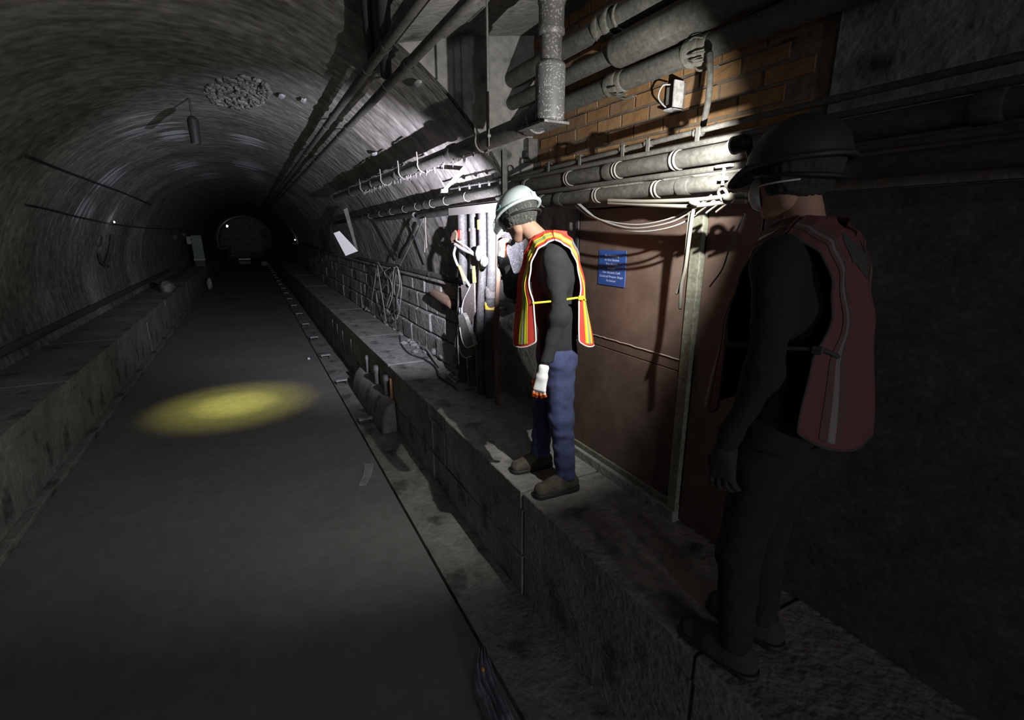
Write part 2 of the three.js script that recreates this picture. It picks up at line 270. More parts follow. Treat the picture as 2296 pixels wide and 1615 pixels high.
{ // concrete haunch at the foot of the right walkway
  const sh = new THREE.Shape(); sh.moveTo(1.27, 0); sh.lineTo(1.12, 0); sh.quadraticCurveTo(1.12, 0.1, 1.15, 0.2); sh.quadraticCurveTo(1.18, 0.3, 1.262, 0.34); sh.closePath();
  const g = new THREE.ExtrudeGeometry(sh, { depth: 1.7, bevelEnabled: true, bevelSize: 0.02, bevelThickness: 0.05, bevelSegments: 2 }); g.translate(-0.02, 0.02, -6.95);
  solo('concrete_haunch', 'rounded concrete haunch at the foot of the walkway below the short risers', 'haunch', g, M.concrete, null, null);
  for (const [px, r, m] of [[842, 0.032, 'pipe'], [862, 0.03, 'pipe'], [822, 0.018, 'steel']]) {
    const q = onX(px, 800, 1.235); const t = thing('conduit_riser', ['grey conduit riser on the walkway face above the haunch', 'short conduit riser next to the yellow-edged plate on the walkway face', 'thin steel riser at the end of the haunch'][px === 842 ? 0 : px === 862 ? 1 : 2], 'conduit', v3(1.235, 0.3, q.z));
    part(t, 'pipe', cyl(v3(1.235, 0.385, q.z), v3(1.235, BY - 0.13, q.z), r), M[m]); part(t, 'collar', cyl(v3(1.235, BY - 0.2, q.z), v3(1.235, BY - 0.14, q.z), r * 1.25), M.steel);
  }
  const q = onX(879, 870, 1.26); solo('edge_plate', 'narrow yellow-brown steel plate standing on the walkway face', 'plate', box(1.235, 1.262, 0.385, BY - 0.13, q.z - 0.02, q.z + 0.02), mat(0.5, 0.38, 0.16, 0.7, { map: T_RUST }));
  for (const [px, y0, y1, i] of [[748, 0.45, 0.62, 0], [757, 0.2, 0.62, 1], [768, 0.25, 0.6, 2], [785, 0.3, 0.6, 3]]) { const w = onX(px, 740, 1.25); solo('drop_rod', 'thin pale rod hanging on the far walkway face', 'rod', cyl(v3(1.25, y0, w.z), v3(1.25, y1, w.z), 0.009), M.strap, 'thin rods on the far walkway face'); }
}
// left walkway
{
  const t = thing('walkway', 'raised concrete walkway along the left wall', 'walkway', v3(-2.1, 0, -8), null, 'structure');
  part(t, 'core', box(-2.9, -1.88, -0.25, BY - 0.06, Z_END, Z_BACK), M.concrete);
  let z = Z_BACK;
  while (z > -40) { const L = z > -20 ? 2.3 : 4.6, b = z - L, dx = rr(-0.008, 0.008); part(t, 'coping_slab', box(-2.72, -1.845 + dx, BY - 0.11, BY + rr(-0.004, 0.004), b + 0.006, z - 0.006, 0.012), M.concrete); part(t, 'face_block', box(-1.92, -1.86 + rr(-0.006, 0.006), 0.06, BY - 0.116, b + 0.005, z - 0.005, 0.008), M.concrete); z = b; }
  part(t, 'face_block', box(-1.92, -1.86, 0.06, BY - 0.01, Z_END, z), M.concrete);
  part(t, 'base_kerb', box(-1.9, -1.79, 0, 0.055, -30, Z_BACK, 0.01), M.concrete);
}

// right wall: recess with the door, brickwork above it, rubble bay, masonry beyond
const DX = 1.87, Z_DOOR0 = -2.62;
{
  const t = thing('wall_right', 'steel clad wall beside and around the door, brown where lit, darkened for shade beyond', 'wall', v3(DX, BY, -1), null, 'structure');
  part(t, 'pier', box(DX + 0.012, 2.4, BY, H + 0.28, -1.6, Z_BACK), M.concrete);
  part(t, 'door_pier', box(DX, 2.4, BY, H + 0.28, Z_DOOR0 - 0.1, Z_DOOR0), M.concrete);
  part(t, 'lintel', box(DX - 0.01, 2.4, H + 0.14, H + 0.28, Z_DOOR0 - 0.1, 1.0, 0.006), M.concrete);
  part(t, 'back', box(2.0, 2.4, BY, H + 0.2, Z_DOOR0, -1.6), M.concrete);
  [-1.6, -1.32, -0.2, 0.9, 2.0, 3.1].forEach((z, k, A) => { if (A[k + 1] !== undefined) part(t, 'cladding_panel', box(DX - 0.012, DX + 0.02, BY + 0.01, H + 0.135, z + 0.004, A[k + 1] - 0.004, 0.004), k ? M.clad : M.rustDoor); });  // panels beyond the cap lamp edge are coloured darker for the shade
  part(t, 'rubble_back', box(2.02, 2.5, BY, H + 0.3, Z_REC - 1.6, Z_DOOR0 - 0.1), M.concrete);
}
{
  const t = thing('door_1', 'rust brown steel door with a welded seam', 'door', v3(DX, BY, -2.13), null, 'structure');
  const za = -2.585, zb = -1.675;
  part(t, 'upper_panel', box(DX - 0.012, DX + 0.03, H - 0.625, H + 0.13, za, zb, 0.003), M.rustDoor);
  part(t, 'middle_panel', box(DX - 0.01, DX + 0.03, H - 0.687, H - 0.63, za, zb, 0.003), M.rustDoor);
  part(t, 'lower_panel', box(DX - 0.012, DX + 0.03, BY + 0.1, H - 0.692, za, zb, 0.003), M.rustDoor);
  const bead = []; for (let k = 0; k < 30; k++) { const z = mix(za, zb, k / 29); bead.push(v3(DX - 0.0125, H - 0.627 + rr(-0.002, 0.002), z)); } part(t, 'weld_seam', tube(bead, 0.0038, 80, 5), M.weld);
  part(t, 'frame_post', box(DX - 0.035, DX + 0.03, BY, H + 0.14, -1.668, -1.605, 0.006), M.frame);
  part(t, 'frame_post', box(DX - 0.02, DX + 0.03, BY, H + 0.14, -2.625, -2.595, 0.004), M.steelDark);
  part(t, 'sill', box(DX - 0.05, DX + 0.03, BY - 0.01, BY + 0.06, -2.62, -1.6, 0.008), M.concrete);
  part(t, 'sill_lip', box(DX - 0.025, DX + 0.03, BY + 0.06, BY + 0.098, -2.62, -1.6, 0.006), M.frame);
}
{ // brick wall over the door
  const t = thing('wall_brick', 'tan brick wall above the brown door', 'wall', v3(1.98, H + 0.28, -2.2), null, 'structure');
  part(t, 'mortar_bed', box(1.987, 2.4, H + 0.2, H + 1.4, Z_REC, -1.2), M.mortar); part(t, 'plain_render', box(1.975, 2.4, H + 0.2, H + 1.4, -1.2, Z_BACK), M.concrete);  // plain concrete where the bricks stop, no darker than the other walls
  const variants = [[0.33, 0.26, 0.14], [0.29, 0.22, 0.115], [0.37, 0.29, 0.16], [0.26, 0.215, 0.14], [0.3, 0.22, 0.105]].map(c => mat(...c, 0.92, { map: T_RUST, bump: B_CONC, bs: 0.004 }));
  const geos = [0, 1, 2].map(() => { const g = new RoundedBoxGeometry(0.06, 0.064, 0.212, 1, 0.004); const p = g.attributes.position; for (let i = 0; i < p.count; i++) p.setXYZ(i, p.getX(i) + rr(-0.001, 0.001), p.getY(i) + rr(-0.001, 0.001), p.getZ(i)); return metric(g); });
  for (let j = 0; j < 14; j++) for (let i = 0; i < 13; i++) {
    const z = Z_REC + 0.112 + i * 0.224 + (j % 2 ? 0.0 : 0.112); if (z > -1.3) continue;
    const o = shade(new THREE.Mesh(geos[(i + j) % 3], variants[Math.floor(rnd() * 5)])); o.name = 'brick';
    o.position.set(2.012 - 1.98 + rr(-0.004, 0.004), 0.037 + j * 0.076, z + 2.2); t.add(o);
  }
}
{ // masonry wall beyond the vertical pipes, rough blocks with a ledge on top
  const t = thing('wall_masonry', 'rough stone block wall under the ledge pipe', 'wall', v3(1.9, BY, -10), null, 'structure');
  part(t, 'backing', box(1.93, 2.5, BY, H - 0.56, Z_END, -4.88), M.concrete);
  let y = BY; const rows = [0.27, 0.25, 0.22, 0.21]; rows.forEach((h, j) => {
    let z = -4.86; while (z > -19) {
      const L = rr(0.35, 0.7) * (z < -11 ? 1.7 : 1), g = new RoundedBoxGeometry(0.14, h - 0.012, L - 0.014, 3, 0.025), p = g.attributes.position;
      const cx = 1.945 + rr(-0.012, 0.012) + j * 0.012, cy = y + h / 2, cz = z - L / 2, big = z > -9;
      for (let i = 0; i < p.count; i++) { const q = v3().fromBufferAttribute(p, i), k = big ? 0.022 : 0.012; p.setXYZ(i, cx + q.x + (fbm(q.y * 14 + j, (q.z + z) * 10, 3, 3) - 0.5) * 2 * k, cy + q.y + (fbm(q.x * 9, (q.z + z) * 6, j, 2) - 0.5) * 0.014, cz + q.z); }
      g.computeVertexNormals(); part(t, 'stone_block', g, M.rubble); z -= L;
    } y += h;
  });
  part(t, 'ledge', box(1.86, 2.5, H - 0.565, H - 0.535, Z_END, -4.9, 0.008), M.rubble);
  for (let k = 0; k < 16; k++) part(t, 'mortar_lump', lump(v3(1.9 + rr(-0.02, 0.03), BY + rr(0.0, 0.08), -4.95 - k * 0.33 + rr(-0.1, 0.1)), rr(0.03, 0.07), rr(0.02, 0.06), rr(0.05, 0.12), k * 3.3), M.rubble);
}
// crust hanging from the crown and pale lumps on the lining
for (let k = 0; k < 240; k++) { const u = rr(-1, 1), w = rr(-1, 1) * Math.sqrt(1 - u * u), q = onTube(535 + 70 * u, 208 + 38 * w, 0.0), o = shade(new THREE.Mesh(lump(q, rr(0.012, 0.045), rr(0.008, 0.026), rr(0.02, 0.08), k, 0.7, 1), M.concrete)); o.name = 'crust_lump'; midCeiling.add(o); }   // crust peeling from the crown
for (const [px, py, s, l] of [[937, 187, 0.045, 'oval pale mineral lump on the lining beside the ceiling conduits'], [632, 217, 0.06, 'longer pale mineral lump on the lining near the crust'], [680, 226, 0.055, 'pale mineral lump between the crust and the ceiling conduits'], [840, 345, 0.055, 'grey mineral lump on the lining above the lit pipe']]) solo('mineral_lump', l, 'lump', lump(onTube(px, py, 0.01), s * 0.55, s * 0.35, s * 1.5, px, 0.6), M.stain);

// ---------------------------------------------------------------- pipes and conduits
const along = (x, y, z0, z1, r) => cyl(v3(x, y, z0), v3(x, y, z1), r);
const ZD = v3(0, 0, -1);
{ // drop pipe with an elbow into the long drain pipe
  const x = 1.42, z = -2.27, t = thing('drop_pipe', 'speckled cast iron pipe dropping from the roof with a flared socket', 'pipe', V(x, 0.53, z));
  part(t, 'pipe', cyl(V(x, 0.8, z), V(x, 1.3, z), 0.053), M.castPipe);
  part(t, 'upper_socket', lathe(V(x, 0.92, z), QY, [[0.055, 0], [0.066, 0.01], [0.066, 0.03], [0.062, 0.04], [0.062, 0.13], [0.067, 0.14], [0.067, 0.16], [0.055, 0.17]], 28), M.castPipe);
  part(t, 'lower_socket', lathe(V(x, 0.535, z), QY, [[0, 0], [0.06, 0.0], [0.074, 0.018], [0.074, 0.25], [0.07, 0.265], [0.055, 0.275]], 28), M.cast);
  part(t, 'elbow', [cyl(V(x, 0.6, z), V(x, 0.575, z - 0.14), 0.066), cyl(V(x, 0.575, z - 0.12), V(x, 0.575, z - 0.2), 0.072)], M.cast);
  part(t, 'foot_plate', box(x - 0.075, x + 0.075, H + 0.522, H + 0.536, z - 0.2, z + 0.072, 0.004), M.cast);
  const d = thing('drain_pipe', 'long iron pipe along the lining, lit from below by the torch', 'pipe', V(1.42, 0.5, -5));
  part(d, 'pipe', along(1.42, H + 0.565, -2.47, -9.3, 0.055), M.pipePale);
  for (const zz of [-3.6, -5.1, -6.2, -7.6, -9.2]) part(d, 'coupling', ringAt(V(1.42, 0.565, zz), ZD, 0.066, 0.09), M.pipePale);
  for (const px of [1086, 950, 905, 862, 812]) { // open strap hooks that carry it
    const q = onX(px, 330, 1.42), pts = []; for (let k = 0; k <= 12; k++) { const a = mix(-0.3, 3.4, k / 12); pts.push(V(1.42 - 0.064 * Math.cos(a), 0.565 - 0.066 * Math.sin(a), q.z)); } pts.unshift(V(1.42 - 0.066, 0.66, q.z));
    part(d, 'strap_hook', tube(pts, 0.006, 40, 6), M.strap);
  }
  // fringe of mineral drips under the lit pipe
  for (let k = 0; k < 60; k++) { const z = mix(-3.0, -6.9, k / 59) + rr(-0.03, 0.03), l = rr(0.015, 0.055); part(d, 'mineral_drip', lathe(V(1.41 + rr(-0.025, 0.025), 0.515, z), v3(0, -1, 0), [[0.009, 0], [0.005, l * 0.6], [0.001, l]], 5), M.pipePale); }
  const h = thing('strap_hanger', 'flat speckled iron strap hanging beside the drop pipe', 'hanger', V(1.36, 0.5, -2.84)); part(h, 'strap', box(1.345, 1.352, H + 0.5, H + 1.22, -2.865, -2.835), M.pipe); part(h, 'bolt', cyl(V(1.34, 0.56, -2.845), V(1.36, 0.56, -2.845), 0.012), M.steel);
  const q0 = onX(1085, 5, 1.28), q1 = onX(1094, 205, 1.28); solo('hanger_rod', 'thin steel rod hanging from the roof next to the strap', 'rod', cyl(v3(1.28, q1.y, q1.z), v3(1.28, H + 1.25, q1.z), 0.006), M.steel);
}
{ // vertical bracket and junction box behind
  const q = onX(1130, 345, 1.55); const t = thing('post_bracket', 'dusty steel channel standing between drain pipe and conduits', 'bracket', v3(1.55, H + 0.3, q.z)); part(t, 'channel', [box(1.54, 1.56, H + 0.24, H + 0.52, q.z - 0.025, q.z + 0.025), box(1.525, 1.56, H + 0.24, H + 0.52, q.z + 0.02, q.z + 0.027)], M.pipeDark);
  const a = onX(1180, 340, 1.93), b = thing('junction_box', 'small grey junction box with a knockout beside the brick wall', 'box', v3(1.93, a.y - 0.08, a.z));
  part(b, 'body', box(1.9, 1.98, a.y - 0.08, a.y + 0.08, a.z - 0.09, a.z + 0.09, 0.006), M.pipe); part(b, 'knockout', cyl(v3(1.885, a.y - 0.03, a.z + 0.05), v3(1.9, a.y - 0.03, a.z + 0.05), 0.028), M.black);
  for (const s of [-1, 1]) part(b, 'lug', box(1.885, 1.9, a.y + s * 0.055 - 0.014, a.y + s * 0.055 + 0.014, a.z - 0.13, a.z - 0.085), M.steel);
}
{ // three wrapped pipes in the recess
  const runs = [[1380, 45, 0.056, 1.8, 'uppermost wrapped pipe in the recess with a ribbed coupling'], [1457, 82, 0.045, 1.8, 'middle wrapped pipe in the recess that widens into a thick sleeve'], [1457, 158, 0.049, 1.835, 'lowest wrapped pipe in the recess with frayed joint over the bricks']];
  runs.forEach(([px, py, r, x, label], i) => {
    const q = onX(px, py, x), t = thing('wrapped_pipe', label, 'pipe', v3(x, q.y - r, -2));
    part(t, 'pipe', along(x, q.y, Z_REC + 0.01, 0.6, r), M.wrap);
    if (i === 0) { const c = onX(1368, 48, x); part(t, 'coupling', [ringAt(v3(x, q.y, c.z - 0.06), ZD, r * 1.25, 0.05), ringAt(v3(x, q.y, c.z + 0.02), ZD, r * 1.32, 0.05), ringAt(v3(x, q.y, c.z - 0.02), ZD, r * 1.15, 0.12)], M.wrapEdge); const c2 = onX(1395, 20, x); part(t, 'band', ringAt(v3(x, q.y, c2.z), ZD, r * 1.15, 0.02), M.wrapEdge); }
    if (i === 1) { const c = onX(1378, 120, x); part(t, 'sleeve', lathe(v3(x, q.y, c.z), v3(0, 0, 1), [[0.04, 0], [0.066, 0.01], [0.077, 0.04], [0.077, 2.1], [0.06, 2.12]], 28), M.wrap); }
    if (i === 2) for (const [cx, k] of [[1380, 0], [1555, 1]]) {
      const c = onX(cx, 190, x); part(t, 'joint', [ringAt(v3(x, q.y, c.z), ZD, r * 1.25, 0.09), ringAt(v3(x, q.y, c.z + 0.06), ZD, r * 1.12, 0.05)], M.wrapEdge);
      for (let n = 0; n < 7; n++) { const a = rr(2.4, 5.4); part(t, 'frayed_wrap', tube([v3(x + Math.cos(a) * r * 1.2, q.y + Math.sin(a) * r * 1.2, c.z), v3(x + Math.cos(a) * r * 1.6, q.y + Math.sin(a) * r * 1.5 - 0.01, c.z + rr(0.03, 0.07)), v3(x + Math.cos(a) * r * 1.5, q.y + Math.sin(a) * r * 1.4 - 0.02, c.z + rr(0.08, 0.14))], 0.004, 10, 5), M.wrapEdge); }
    }
  });
  const p = [[1592, 120], [1592, 170], [1588, 225], [1577, 280]].map(([a, b]) => onX(a, b, 1.74)); solo('flex_conduit', 'pale bent flexible conduit hanging in front of the bricks', 'conduit', tube(p, 0.013, 30, 10), M.dust);
  const b = onX(1510, 218, 1.95), t = thing('wall_plate', 'open steel box plate with bright bent edges on the brick wall', 'plate', v3(1.95, b.y - 0.06, b.z));
  part(t, 'plate', box(1.955, 1.975, b.y - 0.06, b.y + 0.055, b.z - 0.055, b.z + 0.05), M.pipe); part(t, 'flange', [box(1.9, 1.96, b.y - 0.065, b.y + 0.06, b.z + 0.046, b.z + 0.054), box(1.9, 1.96, b.y - 0.068, b.y - 0.06, b.z - 0.01, b.z + 0.054)], M.steelPale);
  part(t, 'wire', tube([v3(1.94, b.y + 0.06, b.z - 0.02), v3(1.9, b.y + 0.05, b.z - 0.03), v3(1.9, b.y, b.z - 0.05), v3(1.93, b.y - 0.05, b.z - 0.02)], 0.004, 20, 5), M.steelPale);
}
// conduits along the right wall
function conduit(label, pts, r, m, joints, name = 'conduit') {
  const t = thing(name, label, 'conduit', v3(pts[0].x, pts[0].y - r, pts[0].z));
  const gs = []; for (let i = 0; i < pts.length - 1; i++) gs.push(cyl(pts[i], pts[i + 1], r)); part(t, 'pipe', gs, m);
  for (const z of joints) { let i = 0; while (i < pts.length - 2 && pts[i + 1].z > z) i++; const a = pts[i], b = pts[i + 1], k = (z - a.z) / (b.z - a.z), q = lerpV(a, b, k); part(t, 'coupling', ringAt(q, b.clone().sub(a), r * 1.16, 0.07), m); }
  return t;
}
const C1 = [V(1.65, 0.3, 1.2), V(1.65, 0.292, -3.3), V(1.69, 0.19, -11.5)], C2 = [V(1.65, 0.183, 1.2), V(1.65, 0.187, -3.25)];
const c1 = conduit('thick dusty conduit at lamp height on the right wall', C1, 0.036, M.dust, [-0.6, -2.05, -3.3, -5, -6.5, -8.2]);
const c2 = conduit('lower dusty conduit under the thick one on the right wall', C2, 0.034, M.dust, [-1.55, -2.5]);
conduit('thin conduit laid on top of the thick one', [V(1.645, 0.35, 1.2), V(1.645, 0.342, -3.1)], 0.011, M.dust, []);
conduit('thin conduit strapped below the thick one', [V(1.628, 0.238, 1.2), V(1.628, 0.236, -3.3)], 0.012, M.dust, [], 'conduit');
const c0 = conduit('uppermost thin conduit running on toward the right', [V(1.65, 0.405, 1.2), V(1.65, 0.395, -1.4), V(1.65, 0.362, -3.0)], 0.011, M.dust, [-1.0, -0.3]);
const c3 = conduit('short dark conduit under the far conduit, broken in places', [onX(1022, 474, 1.722), onX(940, 485, 1.722)], 0.03, M.pipeDark, []);
conduit('short dark conduit length hanging before the end plate', [onX(930, 482, 1.722), onX(842, 493, 1.722)], 0.03, M.pipeDark, []);
function strapRound(t, p, r, n = 2) { for (let k = 0; k < n; k++) part(t, 'tie_strap', ringAt(v3(p.x, p.y, p.z + k * 0.022), v3(0, 0.02, 1), r, 0.012), M.strap); }
const yAt = (C, z) => { for (let i = 0; i < C.length - 1; i++) if (z <= C[i].z && z >= C[i + 1].z) return lerpV(C[i], C[i + 1], (z - C[i].z) / (C[i + 1].z - C[i].z)); return C[0]; };
for (const z of [-1.62, -2.0, -2.42, -2.9, -3.9, -4.4, -4.8, -5.3, -5.8, -6.4, -7, -7.7]) strapRound(c1, yAt(C1, z), 0.041, z < -3.3 ? 1 : 2);
for (const z of [-1.72, -2.15, -2.7]) strapRound(c2, yAt(C2, z), 0.039);
for (const z of [-1.5, -1.78, -1.95, -2.3, -2.62]) { part(c0, 'clamp', [box(1.632, 1.637, H + 0.35, H + 0.405, z - 0.011, z + 0.011, 0.002), ringAt(V(1.65, 0.388, z), v3(0.05, 0.12, 1), 0.018, 0.022), ringAt(V(1.65, 0.388, z - 0.024), v3(0.05, -0.1, 1), 0.017, 0.012)], M.dust); }
{ const z = onX(1622, 395, 1.6).z; const t = thing('clamp_bolt', 'T shaped clamp bolt between the two big conduits', 'bolt', V(1.6, 0.19, z)); part(t, 'stem', cyl(V(1.6, 0.17, z), V(1.6, 0.24, z), 0.006), M.strap); part(t, 'head', box(1.588, 1.612, H + 0.232, H + 0.244, z - 0.035, z + 0.035, 0.003), M.strap); part(t, 'nut', box(1.59, 1.61, H + 0.186, H + 0.2, z - 0.018, z + 0.018, 0.003), M.strap); }
{ // cables bundled under the conduits
  const w1 = [[1672, 437], [1630, 440], [1560, 448], [1450, 452], [1365, 450]].map(([a, b]) => onX(a, b, 1.6)), w2 = [[1672, 452], [1640, 452], [1560, 462], [1500, 462], [1365, 455]].map(([a, b]) => onX(a, b, 1.605));
  solo('bundled_cable', 'cream cable tied under the lower conduit, upper of the pair', 'cable', tube(w1, 0.0085, 50, 8), M.cable); solo('bundled_cable', 'cream cable tied under the lower conduit, lower of the pair', 'cable', tube(w2, 0.0085, 50, 8), M.cable);
  const k = onX(1635, 442, 1.597); solo('cable_knot', 'knot of cream cable near the white mask', 'knot', [lump(k, 0.02, 0.016, 0.024, 4, 0.4), tube([k, k.clone().add(v3(-0.01, 0.03, -0.02)), k.clone().add(v3(0, 0.02, -0.05)), k.clone().add(v3(0, -0.01, -0.03))], 0.006, 20, 6)], M.cable);
  const k2 = onX(1558, 455, 1.597); solo('cable_knot', 'knot where the two hanging cords start', 'knot', lump(k2, 0.02, 0.016, 0.022, 8, 0.4), M.cable);
  const c1p = [[1556, 456], [1548, 475], [1542, 530], [1535, 600], [1524, 640], [1517, 658]], c2p = [[1560, 458], [1553, 480], [1546, 530], [1537, 600], [1528, 640], [1525, 692]];
  solo('hanging_cord', 'shorter of two cream cords hanging before the brown door', 'cord', tube(c1p.map(([a, b]) => onX(a, b, 1.62)), 0.0075, 50, 8), M.cable);
  solo('hanging_cord', 'longer of two cream cords hanging before the brown door', 'cord', tube(c2p.map(([a, b]) => onX(a, b, 1.61)), 0.0075, 50, 8), M.cable);
  const loops = [[[1296, 458], [1330, 485], [1380, 505], [1430, 512], [1500, 500], [1550, 476], [1600, 450]], [[1300, 458], [1345, 495], [1400, 515], [1450, 519], [1510, 508], [1560, 484], [1606, 452]], [[1290, 462], [1320, 484], [1370, 498], [1430, 504], [1490, 494], [1540, 474], [1590, 448]]];
  loops.forEach((l, i) => solo('slack_cable', 'thin slack cable sagging in front of the door top', 'cable', tube(l.map(([a, b]) => onX(a, b, 1.63 + i * 0.008)), 0.0042, 60, 6), M.cableGrey, 'slack cables before the door'));
  for (const o of [0, 22, 44, 66]) solo('tie_wire', 'short slanting tie wire under the cable bundle', 'wire', tube([onX(1540 + o, 482 - o * 0.1, 1.62), onX(1575 + o, 455 - o * 0.1, 1.6), onX(1595 + o, 438 - o * 0.1, 1.62)], 0.0045, 16, 6), M.cable, 'tie wires under the cable bundle');
}
// ceiling conduits
for (const [px, py, label] of [[860, 108, 'upper of two long conduits along the tunnel roof'], [885, 176, 'lower of two long conduits along the tunnel roof']]) {
  const q = onTube(px, py, 0.085), t = thing('ceiling_conduit', label, 'conduit', v3(q.x, q.y - 0.03, -4)); part(t, 'pipe', along(q.x, q.y, 3, -45, 0.03), M.pipe);
  for (let z = -1.2; z > -30; z -= 2.1) { part(t, 'coupling', ringAt(v3(q.x, q.y, z), ZD, 0.037, 0.1), M.pipe); const d = v3(q.x - TUBE.x, q.y - TUBE.y, 0).normalize(); part(t, 'clip', [cyl(v3(q.x, q.y, z - 0.5), v3(q.x, q.y, z - 0.5).addScaledVector(d, 0.1), 0.008), ringAt(v3(q.x, q.y, z - 0.5), ZD, 0.036, 0.025)], M.steel); }
}
for (const [pts, r, label] of [[[[816, -40], [822, 40], [830, 110], [836, 150]], 0.028, 'slim black tube standing in for a shadow band on the roof'], [[[857, -40], [860, 40], [862, 100], [866, 165]], 0.04, 'thick black tube standing in for a shadow band on the roof']]) solo('shadow_tube', label, 'cable', tube(pts.map(([a, b]) => onTube(a, b, r * 1.05)), r, 30, 10), M.cableDark);  // black tubes on the roof stand in for cast shadow bands

// ---------------------------------------------------------------- pipes, straps and bags by the rubble bay
const slab = (poly, x, th, bev = 0) => { const P = poly.map(([a, b]) => onX(a, b, x)), sh = new THREE.Shape(P.map(p => new THREE.Vector2(-p.z, p.y))); const g = new THREE.ExtrudeGeometry(sh, { depth: th, bevelEnabled: bev > 0, bevelSize: bev, bevelThickness: bev, bevelSegments: 2 }); g.applyMatrix4(new THREE.Matrix4().makeBasis(v3(0, 0, -1), v3(0, 1, 0), v3(1, 0, 0)).setPosition(x, 0, 0)); return g; };
const slabZ = (poly, z, th) => { const P = poly.map(([a, b]) => onZ(a, b, z)), g = new THREE.ExtrudeGeometry(new THREE.Shape(P.map(p => new THREE.Vector2(p.x, p.y))), { depth: th, bevelEnabled: false }); g.translate(0, 0, z - th); return g; };
{
  const cols = [[1036, 0.042, 'leftmost grey standpipe under the angle iron', 'stand', 1030], [1061, 0.037, 'second standpipe with dusty bands', 'stand', 1052], [1082, 0.037, 'standpipe with a rust mark in the middle of the cluster', 'stand', 1072], [1104, 0.045, 'thickest standpipe with a taped collar', 'stand', 1092], [1118, 0.02, 'thin rust streaked standpipe at the edge of the cluster', 'rustPipe', 1108]];
  M.stand = mat(0.105, 0.103, 0.104, 0.7, { map: T_METAL }); M.rustPipe = mat(0.2, 0.17, 0.14, 0.8, { map: T_RUST });
  cols.forEach(([px, r, label, m, pb], i) => {
    const x = 1.76 + (i % 2) * 0.03, a = onX(px, 470, x), b = onX(pb, 760, x), t = thing('standpipe', label, 'pipe', v3(x, BY, b.z));
    part(t, 'pipe', tube([v3(x, H + 0.17, a.z), v3(x, H - 0.3, a.z - 0.01), v3(x, H - 0.8, mix(a.z, b.z, 0.6)), v3(x + 0.02, H - 1.2, b.z), v3(x + 0.04, BY - 0.0, b.z - 0.03)], r, 40, 18), M[m]);
    if (i === 3) { part(t, 'collar', ringAt(v3(x, H - 0.5, a.z - 0.04), QY, r * 1.14, 0.1), M.pipe); part(t, 'tape_band', ringAt(v3(x, H - 0.62, a.z - 0.06), QY, r * 1.1, 0.07), M.yellow); }
    if (i === 2) part(t, 'rust_tag', box(x - r - 0.006, x - r + 0.01, H + 0.02, H + 0.1, a.z - 0.02, a.z + 0.02, 0.003), M.yellow);
    if (i === 0) { part(t, 'red_tag', box(x - r - 0.008, x - r + 0.01, H - 0.06, H + 0.02, a.z + 0.0, a.z + 0.06, 0.004), M.red); part(t, 'yellow_tag', box(x - r - 0.008, x - r + 0.01, H - 0.13, H - 0.08, a.z - 0.01, a.z + 0.05, 0.004), M.yellow); }
    if (i === 1) for (const yy of [0.02, -0.35, -0.7]) part(t, 'band', ringAt(v3(x, H + yy, a.z - 0.01), QY, r * 1.1, 0.03), M.pipe);
  });
  const a = onX(1008, 482, 1.7), b = onX(1122, 462, 1.7), t = thing('angle_iron', 'pale angle iron across the tops of the standpipes', 'bracket', v3(1.72, a.y, a.z));
  part(t, 'web', box(1.69, 1.7, H + 0.15, H + 0.225, a.z, b.z), M.strap); part(t, 'flange', box(1.69, 1.79, H + 0.215, H + 0.226, a.z, b.z), M.strap);
  const cv = thing('cover_plate', 'rust brown cover plate across the lower leftmost standpipe', 'plate', onX(1046, 720, 1.7)); part(cv, 'plate', slab([[1034, 640], [1063, 636], [1064, 700], [1052, 728], [1042, 712], [1036, 680]], 1.69, 0.012, 0.002), M.fabricBrown);
}
